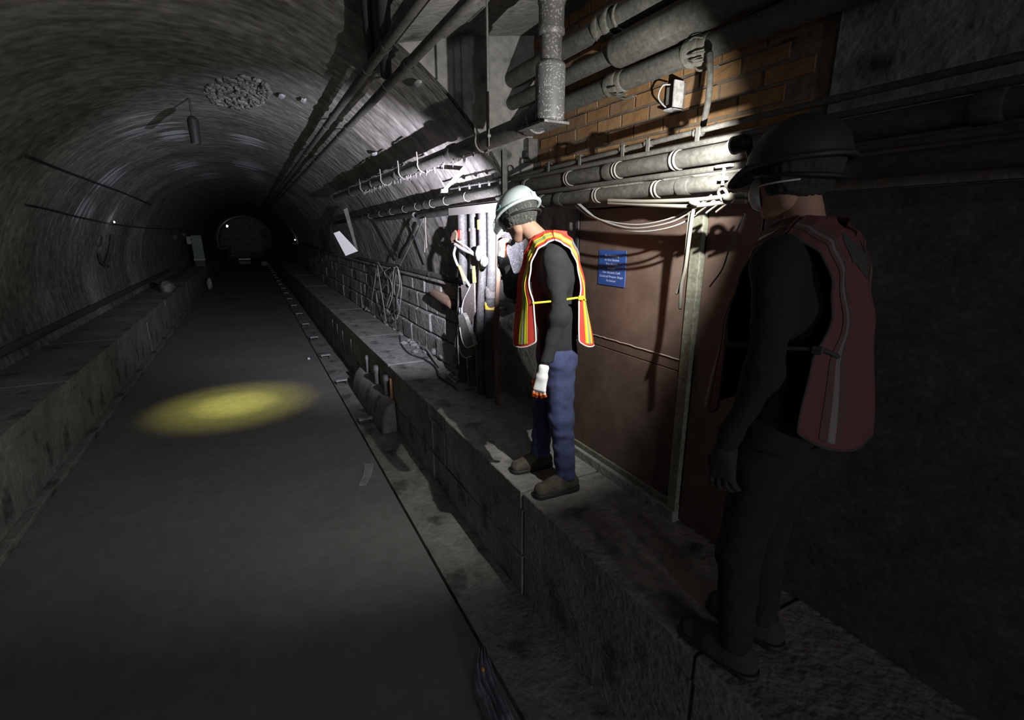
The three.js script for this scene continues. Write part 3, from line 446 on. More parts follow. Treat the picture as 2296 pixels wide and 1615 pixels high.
{ // webbing, rags and tags tied round the standpipes
  const T = (l, x) => l.map(([a, b]) => onX(a, b, x));
  solo('webbing_strap', 'pale webbing strap slung across the standpipes', 'strap', tube(T([[1021, 548], [1040, 560], [1062, 570], [1088, 588]], 1.68), 0.016, 40, 8), M.web);
  solo('webbing_strap', 'second pale strap with a pink end below the first', 'strap', tube(T([[1024, 540], [1045, 553], [1070, 575], [1090, 592]], 1.675), 0.009, 40, 8), mat(0.36, 0.3, 0.31, 0.9));
  solo('rag_roll', 'crumpled white rag hanging off the strap end', 'rag', [lump(onX(1075, 568, 1.67), 0.03, 0.06, 0.06, 3, 0.5, 3), lump(onX(1086, 586, 1.67), 0.03, 0.05, 0.05, 9, 0.5, 3)], mat(0.2, 0.2, 0.2, 0.9, { map: T_CONC }));
  const lp = thing('looped_sling', 'pale sling with yellow patches looped at the left of the standpipes', 'sling', onX(1040, 640, 1.68)); part(lp, 'webbing', tube(T([[1022, 552], [1018, 570], [1024, 590], [1032, 605], [1042, 622], [1052, 640]], 1.68), 0.012, 50, 8), M.web); part(lp, 'yellow_patch', tube(T([[1030, 598], [1036, 612], [1043, 628]], 1.665), 0.013, 20, 8), M.yellow); part(lp, 'cord', tube(T([[1054, 642], [1048, 655], [1040, 672], [1036, 690]], 1.665), 0.006, 30, 6), M.web);
  solo('yellow_strip', 'upright yellow plastic strip between the standpipes', 'strip', slab([[1060, 597], [1063, 597], [1066, 634], [1061, 634]], 1.69, 0.008), M.yellow);
  solo('round_tag', 'rusty oval plate at the left edge of the standpipes', 'plate', slab([[1014, 524], [1020, 517], [1024, 524], [1022, 540], [1014, 546], [1011, 536]], 1.7, 0.012, 0.003), M.rust);
  const p = thing('bag_pouch', 'upper grey canvas pouch with pale piping on a ring', 'bag', onX(1045, 778, 1.66)); const o1 = [[1028, 708], [1038, 703], [1043, 712], [1063, 772], [1060, 777], [1046, 779], [1038, 770], [1032, 745]];
  part(p, 'pouch', slab(o1, 1.655, 0.03, 0.004), M.fabric); part(p, 'piping', tube([[1031, 735], [1036, 762], [1043, 777], [1052, 779], [1063, 774]].map(([a, b]) => onX(a, b, 1.65)), 0.0055, 40, 6), M.piping);
  part(p, 'ring', (() => { const g = new THREE.TorusGeometry(0.026, 0.006, 8, 20); const c = onX(1030, 697, 1.66); g.rotateY(1.2); g.translate(c.x, c.y, c.z); return g; })(), M.steel); part(p, 'clip', cyl(onX(1035, 690, 1.66), onX(1036, 706, 1.66), 0.012), M.steel);
  const p2 = thing('bag_pouch', 'lower brown canvas pouch behind the grey one', 'bag', onX(1040, 802, 1.68)); part(p2, 'pouch', slab([[1028, 738], [1036, 738], [1062, 778], [1057, 798], [1046, 802], [1036, 798], [1031, 780]], 1.69, 0.02, 0.003), M.fabricBrown); part(p2, 'piping', tube([[1030, 775], [1033, 792], [1042, 802], [1057, 799]].map(([a, b]) => onX(a, b, 1.685)), 0.005, 30, 6), M.piping);
  const p3 = thing('strap_tail', 'pale strap tail hanging straight down behind the pouches', 'strap', onX(1029, 818, 1.67)); part(p3, 'flap', slab([[1025, 730], [1028, 730], [1026, 780], [1019, 778]], 1.69, 0.01, 0.002), M.fabric); part(p3, 'tail', tube([[1028, 728], [1027, 770], [1029, 816]].map(([a, b]) => onX(a, b, 1.672)), 0.006, 20, 6), M.piping);
  const bx = onX(1118, 660, 1.84), b = thing('switch_box', 'grey steel switch box with a dark slot next to the vest', 'box', v3(1.84, H - 0.55, bx.z + 0.15));
  const za = onX(1124, 660, 1.84).z, zb = onX(1158, 660, 1.84).z; part(b, 'body', box(1.82, 2.02, H - 0.56, H - 0.39, za, zb, 0.008), M.wrap); part(b, 'cover', box(1.808, 1.82, H - 0.555, H - 0.4, za + 0.1, zb, 0.004), M.pipe); part(b, 'slot', box(1.803, 1.809, H - 0.475, H - 0.455, (za + zb) / 2 + 0.04, (za + zb) / 2 + 0.11), M.black);
  solo('pipe_stub', 'pale bent pipe stub below the switch box', 'pipe', tube([[1114, 770], [1115, 715], [1117, 697], [1124, 692], [1134, 694]].map(([a, b2]) => onX(a, b2, 1.86)), 0.014, 40, 10), M.pipe);
  const up = onX(1135, 560, 1.9); solo('back_board', 'pale spattered board behind the raised glove', 'board', box(1.93, 1.96, H - 0.38, H + 0.16, onX(1122, 560, 1.93).z, onX(1168, 560, 1.93).z, 0.006), mat(0.4, 0.4, 0.44, 0.8, { map: T_SPECK }));
}
{ // ledge pipe, cables and stubs on the masonry
  const a = onX(800, 573, 1.87), b = onX(1022, 637, 1.87); conduit('grey pipe lying on the ledge of the masonry wall', [v3(1.9, H - 0.5, b.z), v3(1.9, H - 0.5, a.z)], 0.033, M.dust, [b.z - 0.05, b.z - 0.9, b.z - 1.9, b.z - 3.2], 'ledge_pipe');
  const s = thing('rusted_cylinder', 'rust crusted stub cylinder on the masonry wall', 'cylinder', onX(1010, 690, 1.8)); part(s, 'body', lathe(onX(1020, 686, 1.86), onX(962, 650, 1.84).sub(onX(1020, 686, 1.86)), [[0, 0], [0.05, 0.01], [0.055, 0.1], [0.058, 0.35], [0.05, 0.62], [0.03, 0.66], [0, 0.67]], 20), M.rust); part(s, 'bolt', cyl(onX(1021, 668, 1.86), onX(1014, 668, 1.86), 0.014), M.steel);
  const tangle = [[[888, 598], [880, 640], [868, 672], [852, 648], [868, 640]], [[890, 598], [884, 650], [895, 690], [886, 720], [880, 712]], [[892, 600], [896, 640], [890, 670], [893, 700], [890, 716]], [[886, 600], [872, 625], [862, 610], [875, 600]], [[894, 605], [900, 640], [898, 680], [896, 705]], [[845, 588], [842, 620], [836, 660], [832, 685]], [[846, 588], [850, 620], [858, 670], [866, 722]], [[848, 588], [862, 612], [876, 630], [880, 660], [872, 690]], [[882, 600], [860, 645], [848, 648], [842, 644]], [[884, 600], [878, 650], [868, 690], [878, 705], [892, 690]]];
  tangle.forEach((l, i) => solo('loose_cable', 'thin grey cable hanging in the tangle from the ledge pipe', 'cable', tube(l.map(([p, q], k) => onX(p, q, 1.82 - 0.012 * (i % 4) + 0.01 * k * (k % 2))), 0.0065, 50, 6), M.cableGrey, 'tangle of cables on the ledge pipe'));
  solo('stay_rope', 'taut dark rope from the far conduit down to the ledge pipe', 'rope', tube([onX(953, 486, 1.72), onX(925, 540, 1.78), onX(897, 596, 1.86)], 0.007, 20, 6), M.cableGrey);
  for (const [x0, y0, x1, y1] of [[950, 490, 957, 556], [954, 488, 952, 566]]) solo('short_cord', 'short pale cord hanging from the far conduit', 'cord', tube([onX(x0, y0, 1.68), onX((x0 + x1) / 2 + 1, (y0 + y1) / 2, 1.68), onX(x1, y1, 1.68)], 0.006, 16, 6), M.strap, 'pale cords on the far conduit');
  for (const [l, n] of [[[[826, 476], [850, 505], [868, 540], [893, 582]], 'dark cable crossing the lining down to the tangle'], [[[935, 500], [918, 540], [905, 560], [899, 578]], 'dark cable crossing the lining the other way'], [[[900, 470], [925, 520], [940, 560], [952, 592]], 'dark cable down the lining beside the pale cords']]) solo('lining_line', n, 'cable', tube(l.map(([p, q]) => onTube(p, q, 0.02 + 0.03 * (n.length % 2))), 0.012, 30, 8), M.cableDark);  // thin dark tubes laid along the lining
  const w = thing('placard', 'white placard on a grey arm beyond the ledge pipe', 'sign', onZ(775, 574, -9.2)); part(w, 'plate', slabZ([[748, 523], [761, 518], [803, 563], [775, 574]], -9.2, 0.015), M.white); part(w, 'arm', slabZ([[770, 470], [779, 466], [803, 560], [796, 556]], -9.25, 0.02), M.pipe);
  const wb = thing('pale_brace', 'pale slanting steel brace under the drain pipe', 'brace', onZ(995, 430, -3.95)); part(wb, 'bar', slabZ([[1045, 366], [1045, 383], [1003, 424], [994, 424]], -3.95, 0.012), M.steelPale); part(wb, 'foot', slabZ([[990, 424], [1005, 424], [1004, 432], [989, 432]], -3.94, 0.03), M.steelPale);
  solo('metal_offcut', 'blue grey sheet offcut next to the slanting brace', 'sheet', slabZ([[1048, 372], [1062, 350], [1066, 362], [1052, 388]], -3.97, 0.008), M.steel);
  const rd = thing('cable_rail', 'thin rod with clips above the far conduit', 'rod', onX(1060, 412, 1.62)); part(rd, 'rod', cyl(onX(1135, 402, 1.62), onX(1010, 424, 1.62), 0.006), M.steel); for (const px of [1120, 1096, 1075, 1052, 1030]) { const q = onX(px, 424 - (px - 1010) * 0.176, 1.62); part(rd, 'clip', box(q.x - 0.006, q.x + 0.008, q.y - 0.025, q.y + 0.01, q.z - 0.008, q.z + 0.008, 0.002), M.pipe); }
}
{ // cables and rubble on the walkway
  const g = (l) => l.map(([a, b]) => onY(a, b, BY + 0.012));
  solo('walkway_cable', 'thin black cable snaking along the walkway edge of the rubble', 'cable', tube(g([[896, 752], [900, 772], [918, 793], [950, 805], [975, 822], [985, 845], [1012, 862], [1024, 872]]), 0.01, 60, 8), M.cableDark);
  solo('walkway_cable', 'grey cable arched over rubble on the walkway', 'cable', tube(g([[935, 790], [950, 776], [968, 790], [982, 820], [1005, 845], [1020, 858]]).map((p, i) => v3(Math.min(p.x, 1.83), p.y + (i === 2 ? 0.05 : 0.005), p.z)), 0.014, 50, 8), M.cableGrey);
  for (let k = 0; k < 26; k++) { const q = k < 14 ? onY(rr(985, 1045), rr(822, 862), BY) : onY(rr(905, 1000), rr(755, 800), BY); q.x = clamp(q.x, 1.6, 1.84); solo('rubble_stone', 'small lump of rubble lying on the walkway by the masonry wall', 'stone', lump(v3(q.x, BY + 0.015, q.z), rr(0.02, 0.06), rr(0.015, 0.04), rr(0.02, 0.06), k * 7.1, 0.45, 1), M.rubble, 'rubble on the walkway'); }
}
{ // blue notice on the door
  const cv = document.createElement('canvas'); cv.width = 256; cv.height = 280; const c = cv.getContext('2d');
  c.fillStyle = '#274a94'; c.fillRect(0, 0, 256, 280); c.fillStyle = '#b9c4de'; c.textAlign = 'center'; c.font = 'bold 24px sans-serif';
  ['No Smoking', 'in the Room', 'The Room', 'Inside', 'For Access Call', 'Control Power Dept', 'To Enter'].forEach((s, i) => c.fillText(s, 128, 52 + i * 33));
  const t = new THREE.CanvasTexture(cv); t.colorSpace = THREE.SRGBColorSpace;
  const a = onX(1345, 560, 1.856), b = onX(1405, 565, 1.856), d = onX(1345, 637, 1.856), th = thing('wall_notice', 'blue notice with white lettering on the brown door', 'sign', v3(1.856, d.y, (a.z + b.z) / 2));
  const h = a.y - d.y, w = b.z - a.z; part(th, 'plate', box(1.853, 1.858, d.y, a.y, a.z, b.z), mat(0.05, 0.12, 0.38, 0.6));
  const g = new THREE.PlaneGeometry(w, h); g.rotateY(-Math.PI / 2); g.translate(1.8525 - th.position.x, (a.y + d.y) / 2 - th.position.y, 0); const o = shade(new THREE.Mesh(g, new THREE.MeshStandardMaterial({ map: t, roughness: 0.6 }))); o.name = 'print'; th.add(o);
}
// ---------------------------------------------------------------- track bed and left wall
for (let k = 0; k < 20; k++) {
  const z = -5.64 - k * 1.76; if (k === 0 || k === 1) { } const t = thing('rail_bracket', 'low pale steel bracket in the row along the track bed edge', 'bracket', v3(0.99, 0, z), 'row of low brackets beside the track bed');
  part(t, 'top', box(0.91, 1.07, 0.06, 0.085, z - 0.03, z + 0.03, 0.004), M.steelPale); part(t, 'leg', box(0.915, 0.935, 0.003, 0.06, z - 0.025, z + 0.025), M.steelDark); part(t, 'leg', box(1.045, 1.065, 0.003, 0.06, z - 0.025, z + 0.025), M.steelDark);
}
{ // litter
  const sh = (pts) => { const P = pts.map(([a, b]) => onY(a, b, 0)); const g = new THREE.ExtrudeGeometry(new THREE.Shape(P.map(p => new THREE.Vector2(p.x, -p.z))), { depth: 0.01, bevelEnabled: false }); g.rotateX(-Math.PI / 2); return g; };
  solo('paper_scrap', 'pale torn paper scrap on the track bed near the walkway', 'paper', sh([[817, 1042], [838, 1042], [835, 1062], [822, 1088], [805, 1090], [815, 1065]]), M.offwhite);
  solo('paper_bit', 'tiny white paper bit on the far track bed', 'paper', box(0.69, 0.73, 0.001, 0.03, -9.3, -9.24, 0.004), M.white);
  const q = onX(470, 700, -1.78); solo('white_bag', 'pale crumpled sack standing at the foot of the left walkway', 'sack', [lump(v3(-1.62, 0.2, q.z), 0.1, 0.22, 0.16, 6, 0.4, 3)], M.offwhite);
  // folded rag by the near edge of the strip
  const t = thing('cloth_rag', 'crumpled blue grey cloth draped over the strip beside the track bed', 'cloth', v3(0.98, 0.005, -1.85));
  const pos = [], idx = [], nu = 46, nv = 40; const P = [[1085, 1452], [1112, 1520], [1135, 1580], [1190, 1680]], Q = [[1078, 1458], [1060, 1540], [1082, 1600], [1100, 1690]];
  const cA = new THREE.CatmullRomCurve3(P.map(([a, b]) => onY(a, b, 0.02))), cB = new THREE.CatmullRomCurve3(Q.map(([a, b]) => onY(a, b, 0.02)));
  for (let j = 0; j <= nv; j++) for (let i = 0; i <= nu; i++) { const u = i / nu, v = j / nv, p = cA.getPoint(v).lerp(cB.getPoint(v), u), e = Math.min(1, 6 * Math.min(u, 1 - u, v + 0.05, 1.02 - v)); pos.push(p.x, 0.012 + e * (0.03 + 0.035 * (0.5 + 0.5 * Math.sin(u * 30 + 5 * fbm(u * 3, v * 3, 1) + 3 * v)) + 0.05 * fbm(u * 4, v * 4, 2)), p.z); }
  for (let j = 0; j < nv; j++) for (let i = 0; i < nu; i++) { const a = j * (nu + 1) + i, b = a + 1, c = a + nu + 1, d = c + 1; idx.push(a, b, c, b, d, c); }
  const g = new THREE.BufferGeometry(); g.setAttribute('position', new THREE.Float32BufferAttribute(pos, 3)); g.setIndex(idx); g.computeVertexNormals(); const m = M.rag; m.side = THREE.DoubleSide; part(t, 'cloth', g, m);
  const y = onY(1083, 1505, 0.09); part(t, 'yellow_button', lump(v3(y.x, 0.1, y.z), 0.008, 0.012, 0.012, 1, 0.1, 2), M.yellow);
}
{ // far barrier
  const t = thing('track_barrier', 'distant low white barrier board across the track bed', 'barrier', v3(-0.42, 0, -40.5)); const W = (y0, y1, m, n) => part(t, n, box(-0.8, -0.05, y0, y1, -40.55, -40.45), m);
  W(0.3, 0.4, mat(0.85, 0.87, 0.87, 0.4), 'white_board');; W(0.02, 0.2, M.green, 'lower_board'); W(0.74, 0.78, M.strap, 'rail'); for (const x of [-0.78, -0.07]) part(t, 'post', box(x - 0.02, x + 0.02, 0, 0.78, -40.52, -40.48), M.steelDark);
  const s = onY(596, 596, 0); solo('marker_block', 'small pale marker block on the far track bed', 'marker', [box(s.x - 0.25, s.x + 0.12, 0, 0.3, s.z - 0.05, s.z + 0.05, 0.02)], M.green);
}
{ // left wall fittings
  const pL = onTube(230, 680, 0.07); conduit('grey pipe along the foot of the left wall', [v3(pL.x, pL.y, 4), v3(pL.x, pL.y, -21)], 0.05, M.pipe, [-5, -8, -11, -14], 'wall_pipe');
  for (const [l, n] of [[[[60, 350], [130, 378], [210, 408], [290, 438], [340, 460]], 'upper thin black cable on the left lining'], [[[60, 460], [110, 470], [190, 490], [270, 505], [340, 512], [430, 516]], 'lower thin black cable on the left lining']]) solo('lining_line', n, 'cable', tube(l.map(([p, q]) => onTube(p, q, 0.02)), 0.014, 40, 6), M.cableDark);
  const q = onTube(244, 560, 0.05), t = thing('wall_bracket', 'grey angle bracket post on the left lining', 'bracket', q); part(t, 'post', tube([onTube(252, 528, 0.04), onTube(247, 560, 0.04), onTube(236, 598, 0.04)], 0.035, 10, 6), M.dust); part(t, 'foot', tube([onTube(222, 570, 0.04), onTube(228, 590, 0.04), onTube(242, 597, 0.04)], 0.03, 10, 6), M.dust);
  solo('round_cover', 'pale round cover on the left lining beside the bracket post', 'cover', (() => { const p = onTube(221, 540, 0.0), d = v3(TUBE.x - p.x, TUBE.y - p.y, 0).normalize(); return cyl(p, p.clone().addScaledVector(d, 0.04), 0.11); })(), M.pipe);
  const b = onTube(444, 553, 0.62), e = thing('signal_box', 'pale green equipment cabinet on the far left walkway', 'cabinet', v3(b.x, b.y - 0.6, b.z)); part(e, 'body', box(b.x - 0.22, b.x + 0.2, b.y - 0.55, b.y + 0.5, b.z - 0.15, b.z + 0.15, 0.03), M.green); part(e, 'cap', box(b.x - 0.24, b.x + 0.22, b.y - 0.62, b.y - 0.53, b.z - 0.16, b.z + 0.16, 0.02), M.steelPale); part(e, 'hatch', box(b.x - 0.4, b.x - 0.2, b.y + 0.1, b.y + 0.45, b.z - 0.05, b.z + 0.12, 0.02), M.steel); part(e, 'stand', box(b.x - 0.2, b.x + 0.18, BY, b.y - 0.6, b.z - 0.1, b.z + 0.1), M.steelDark);
  for (const [px, py] of [[412, 526], [392, 532]]) solo('cable_fitting', 'small pale fitting on the left lining before the cabinet', 'fitting', lump(onTube(px, py, 0.05), 0.1, 0.1, 0.1, px, 0.2), M.pipe, 'pale fittings before the cabinet');
  solo('ledge_sack', 'grey lump of cement on the left walkway edge', 'lump', lump(v3(-2.0, BY + 0.12, onX(372, 628, -2.0).z), 0.16, 0.16, 0.3, 12, 0.3, 3), M.concrete);
}

// ---------------------------------------------------------------- lamps
function spot(parent, local, dir, S, radius = 1) {
  const l = new THREE.SpotLight(new THREE.Color().setRGB(...S.color), S.cd, 0, S.angle * Math.PI / 180, S.penumbra, 2);
  l.position.copy(local); l.castShadow = true; l.shadow.radius = radius; l.shadow.mapSize.set(2048, 2048); l.shadow.bias = -0.0005; l.name = 'lamp_light';
  const tg = new THREE.Object3D(); tg.name = 'lamp_target'; tg.position.copy(local).add(dir); parent.add(l, tg); l.target = tg; return l;
}
{ // hooded yellow lamp added under the crown to cast the yellow pool
  const [x, y, z] = POOL.pos, p = V(x, y, z), t = thing('added_hooded_lamp', 'small dark hooded lamp added under the tunnel crown to cast the yellow pool', 'lamp', p);
  part(t, 'hood', lathe(p.clone().add(v3(0, -0.16, 0)), QY, [[0.05, -0.05], [0.053, -0.048], [0.06, 0.2], [0.04, 0.24], [0.02, 0.25], [0, 0.25]], 24), M.black);
  part(t, 'stem', cyl(p.clone().add(v3(0, 0.09, 0)), p.clone().add(v3(0, 0.3, 0)), 0.012), M.steelDark);
  part(t, 'lens', cyl(p.clone().add(v3(0, -0.2, 0)), p.clone().add(v3(0, -0.19, 0)), 0.048), mat(0.3, 0.26, 0.1, 0.4, { emit: [1, 0.9, 0.25], ei: 0.05 }));
  spot(t, v3(0, -0.215, 0), v3(0, -1, 0), POOL, 1); spot(t, v3(0, -0.215, 0), v3(0, -1, 0), { ...POOL, cd: POOL.cd * 1.2, angle: 11 }, 1);
}
// bulkhead lamps: unseen ones added behind the viewpoint as fill, small ones far down the tunnel
function bulkhead(p, inward, cd, label, s = 1, group) {
  const t = thing('tunnel_or_fill_lamp', label, 'lamp', p, group), d = inward.clone().normalize();
  part(t, 'base', cyl(p.clone().addScaledVector(d, -0.05 * s), p, 0.11 * s, 0.1 * s), M.steelDark);
  part(t, 'glass', lathe(p, d, [[0.08 * s, 0], [0.08 * s, 0.04 * s], [0.06 * s, 0.08 * s], [0, 0.095 * s]], 20), mat(0.9, 0.9, 0.86, 0.4, { emit: [1, 1, 0.96], ei: cd > 1 ? 1.5 : 2.5 }));
  const l = new THREE.PointLight(new THREE.Color().setRGB(...FILL.color), cd, 0, 2); l.position.copy(d).multiplyScalar(0.14 * s); l.castShadow = true; l.shadow.radius = 6; l.name = 'lamp_light'; t.add(l);
}
bulkhead(V(-0.4, 0.1, Z_BACK - 0.06), v3(0, 0, -1), FILL.cd, 'added fill lamp on the wall that closes the tunnel behind the viewpoint');
bulkhead(V(-2.4, 0.2, 6.0), v3(1, -0.2, 0), FILL.cd * 0.03, 'added fill lamp on the left lining behind the viewpoint');
bulkhead(V(-1.2, 1.2, 4.0), v3(0.4, -1, 0), FILL.cd * 0.05, 'added fill lamp on the roof just behind the viewpoint');
{ const a = ray(508, 507).multiplyScalar(48).add(v3(0, H, 0)); bulkhead(a, v3(1, -0.1, 0.3), 0.3, 'tiny lit lamp far down the left lining', 1.5); const b = onTube(255, 498, 0.06); bulkhead(b, v3(1, 0, 0), 0.02, 'pin sized lit lamp on the left lining above the bracket', 0.25); const c = onTube(662, 538, 0.05); bulkhead(c, v3(-1, 0, 0.5), 0.02, 'pin sized lit lamp on the right lining before the placard', 0.4); }

// ---------------------------------------------------------------- people
const ell = (x, y, z, cx, cy, cz, a, b, c) => { const u = (x - cx) / a, v = (y - cy) / b, w = (z - cz) / c, k = Math.sqrt(u * u + v * v + w * w); return (k - 1) * Math.min(a, b, c); };
const skull = (x, y, z) => smin(ell(x, y, z, 0, 0.03, -0.015, 0.076, 0.095, 0.097), ell(x, y, z, 0, -0.02, 0.02, 0.066, 0.085, 0.075), 0.03);
function headSdf(x, y, z) {
  let d = skull(x, y, z); const ax = Math.abs(x);
  d = smin(d, capsule(x, y, z, v3(0, -0.04, 0.03), v3(0, -0.092, 0.058), 0.052, 0.03), 0.03);
  d = smin(d, capsule(ax, y, z, v3(0.035, -0.075, 0.0), v3(0.0, -0.095, 0.055), 0.03, 0.026), 0.02);
  d = smin(d, capsule(x, y, z, v3(0, 0.018, 0.088), v3(0, -0.026, 0.112), 0.009, 0.014), 0.014);
  d = smin(d, capsule(ax, y, z, v3(0.006, 0.03, 0.089), v3(0.045, 0.028, 0.074), 0.011, 0.009), 0.012);
  d = smin(d, capsule(ax, y, z, v3(0, -0.056, 0.086), v3(0.02, -0.058, 0.078), 0.009, 0.005), 0.008);
  d = Math.max(d, -(Math.hypot(ax - 0.031, y - 0.008, z - 0.098) - 0.017));
  d = smin(d, ell(ax, y, z, 0.08, -0.008, -0.012, 0.011, 0.032, 0.02), 0.01);
  return d;
}
// hand: w wrist, d direction of the fingers, n palm normal, s thumb side; returns bones
function handBones(w, d, n, s, curl, k = 1) {
  const P = (a, b, c) => w.clone().addScaledVector(d, a * k).addScaledVector(s, b * k).addScaledVector(n, c * k), L = [];
  L.push([w.clone().addScaledVector(d, -0.045), w, 0.03, 0.027]);
  for (const o of [-0.03, -0.01, 0.01, 0.03]) L.push([P(0.005, o * 0.7, 0), P(0.085, o, 0), 0.017 * k, 0.0135 * k]);
  [[0.03, 0.072], [0.01, 0.082], [-0.01, 0.076], [-0.031, 0.06]].forEach(([o, len], i) => {
    let p = P(0.088, o * 1.06, 0), a = curl[0] + 0.06 * i; const segs = [0.46, 0.31, 0.23], r = [0.0108, 0.0102, 0.0095, 0.0085];
    segs.forEach((f, j) => { const q = p.clone().addScaledVector(d, Math.cos(a) * len * f * k).addScaledVector(n, Math.sin(a) * len * f * k).addScaledVector(s, (o > 0 ? 0.003 : -0.003) * k); L.push([p, q, r[j] * k, r[j + 1] * k]); p = q; a += curl[1]; });
  });
  const t0 = P(0.02, 0.026, 0.006), t1 = P(0.05, 0.052, 0.016 + 0.016 * curl[0]), t2 = P(0.082, 0.056 - 0.014 * curl[0], 0.02 + 0.03 * curl[0]);
  L.push([t0, t1, 0.0155 * k, 0.0125 * k], [t1, t2, 0.0122 * k, 0.0095 * k]); return L;
}
function gloveGeo(w, d, n, s, curl, size, white, coat) {
  const L = handBones(w, d, n, s, curl, size), [lo, hi] = bounds(L, 0.012), f = bones(L.slice(0, 5), 0.02), fl = L.slice(5).map((b, i) => b);
  const g = surf((x, y, z) => { let q = f(x, y, z); for (const b of fl) q = smin(q, capsule(x, y, z, ...b), 0.006); return q; }, lo, hi, 0.0032);
  const p = g.attributes.position, nn = g.attributes.normal, col = new Float32Array(p.count * 3), q = v3(), m = v3();
  for (let i = 0; i < p.count; i++) { q.fromBufferAttribute(p, i).sub(w); m.fromBufferAttribute(nn, i); const along = q.dot(d), tip = along > 0.112 * size, palm = m.dot(n) > 0.05 && along > -0.005, c = tip || palm || q.dot(s) > 0.036 * size ? coat : white; col.set(c, i * 3); }
  g.setAttribute('color', new THREE.BufferAttribute(col, 3)); return g;
}
function makePerson(name, label, J, o) {
  const t = thing(name, label, 'person', J.base); const { F, L } = J, PT = (a, b, c = 0) => a.clone().addScaledVector(L, b).addScaledVector(F, c);
  const hm = new THREE.Matrix4().makeBasis(v3().crossVectors(J.headUp, J.headF).normalize(), J.headUp, J.headF).setPosition(J.head), hInv = hm.clone().invert();
  // torso, arms and legs as one smooth set of bones; inflate = how far the clothes stand off
  const torso = i => [[PT(J.chest, 0.085), PT(J.chest, -0.085), 0.105 + i, 0.105 + i], [PT(J.chest, 0.06).add(v3(0, 0.1, 0)), PT(J.chest, -0.06).add(v3(0, 0.1, 0)), 0.085 + i, 0.085 + i], [J.chest, J.waist, 0.12 + i, 0.115 + i], [PT(J.waist, 0.05), PT(J.pelvis, 0.06), 0.1 + i, 0.105 + i], [PT(J.waist, -0.05), PT(J.pelvis, -0.06), 0.1 + i, 0.105 + i], [PT(J.neck, 0.03).add(v3(0, -0.04, 0)), J.lSh, 0.055 + i, 0.058 + i], [PT(J.neck, -0.03).add(v3(0, -0.04, 0)), J.rSh, 0.055 + i, 0.058 + i], [PT(J.chest, 0, -0.02).add(v3(0, 0.05, 0)), PT(J.neck, 0, -0.02).add(v3(0, -0.03, 0)), 0.1 + i, 0.06 + i]];
  const arms = i => [[J.lSh, J.lEl, 0.052 + i, 0.043 + i], [J.lEl, J.lWr, 0.042 + i, 0.032 + i], [J.rSh, J.rEl, 0.052 + i, 0.043 + i], [J.rEl, J.rWr, 0.042 + i, 0.032 + i]];
  const legs = i => [[J.lHip, J.lKn, 0.084 + i, 0.058 + i], [J.lKn, J.lAn, 0.055 + i, 0.042 + i], [J.rHip, J.rKn, 0.084 + i, 0.058 + i], [J.rKn, J.rAn, 0.055 + i, 0.042 + i], [J.lHip, J.rHip, 0.098 + i, 0.098 + i], [J.pelvis, J.waist, 0.11 + i, 0.105 + i]];
  const headB = [[PT(J.neck, 0, -0.01).add(v3(0, -0.06, 0)), J.head.clone().addScaledVector(J.headUp, -0.06).addScaledVector(J.headF, -0.02), 0.056, 0.05]];
  const feet = [[J.lAn, J.lAn.clone().add(v3(0, -0.06, 0)).addScaledVector(J.footF, 0.1), 0.035, 0.03], [J.rAn, J.rAn.clone().add(v3(0, -0.06, 0)).addScaledVector(J.footF, 0.1), 0.035, 0.03]];
  const bl = [...torso(-0.018), ...arms(-0.016), ...legs(-0.022), ...headB, ...feet], [lo, hi] = bounds(bl, 0.02), bf = bones(bl, 0.035);
  const bodyG = surf(bf, lo, hi, 0.013), headG = surf(headSdf, [-0.11, -0.14, -0.13], [0.11, 0.14, 0.14], 0.004); headG.applyMatrix4(hm);
  const strip = g => { g = g.toNonIndexed(); g.deleteAttribute('uv'); return g; };
  part(t, 'body', [strip(bodyG), strip(headG)], o.skin);
  const eyeG = []; for (const s of [-1, 1]) { const e = new THREE.SphereGeometry(0.0125, 12, 10); e.translate(s * 0.031, 0.008, 0.082); e.applyMatrix4(hm); eyeG.push(e); } part(t, 'eyes', eyeG, M.offwhite);
  // clothes
  const tl = [...torso(0), ...arms(0)], [l1, h1] = bounds(tl, 0.03), tf = bones(tl, 0.05); l1[1] = J.hem - 0.03;
  part(t, 'sweater', surf((x, y, z) => Math.max(tf(x, y, z) + 0.011 * (fbm(x * 11, y * 16, z * 11, 3) - 0.5) * 2, J.hem - y, -(Math.hypot(x - J.neck.x, (y - J.neck.y) * 0.6 - 0.05, z - J.neck.z) - 0.058)), l1, h1, 0.0095), o.top);
  const jl = legs(0.006), [l2, h2] = bounds(jl, 0.03), jf = bones(jl, 0.03); l2[1] = J.base.y + 0.05; h2[1] = J.hem + 0.1;
  part(t, 'jeans', surf((x, y, z) => { const low = clamp((J.pelvis.y - y) / 0.85, 0, 1); return Math.max(jf(x, y, z) - 0.012 * low + (0.003 + 0.005 * low * low) * Math.sin(y * 60 + x * 14 + 11 * fbm(x * 7, y * 5, z * 7, 3)) * fbm(x * 6, y * 5, z * 6 + 4, 2) + 0.022 * (fbm(x * 8, y * 17, z * 8, 4) - 0.5), J.base.y + 0.085 - y, y - J.hem - 0.06); }, l2, h2, 0.0095), o.legs);
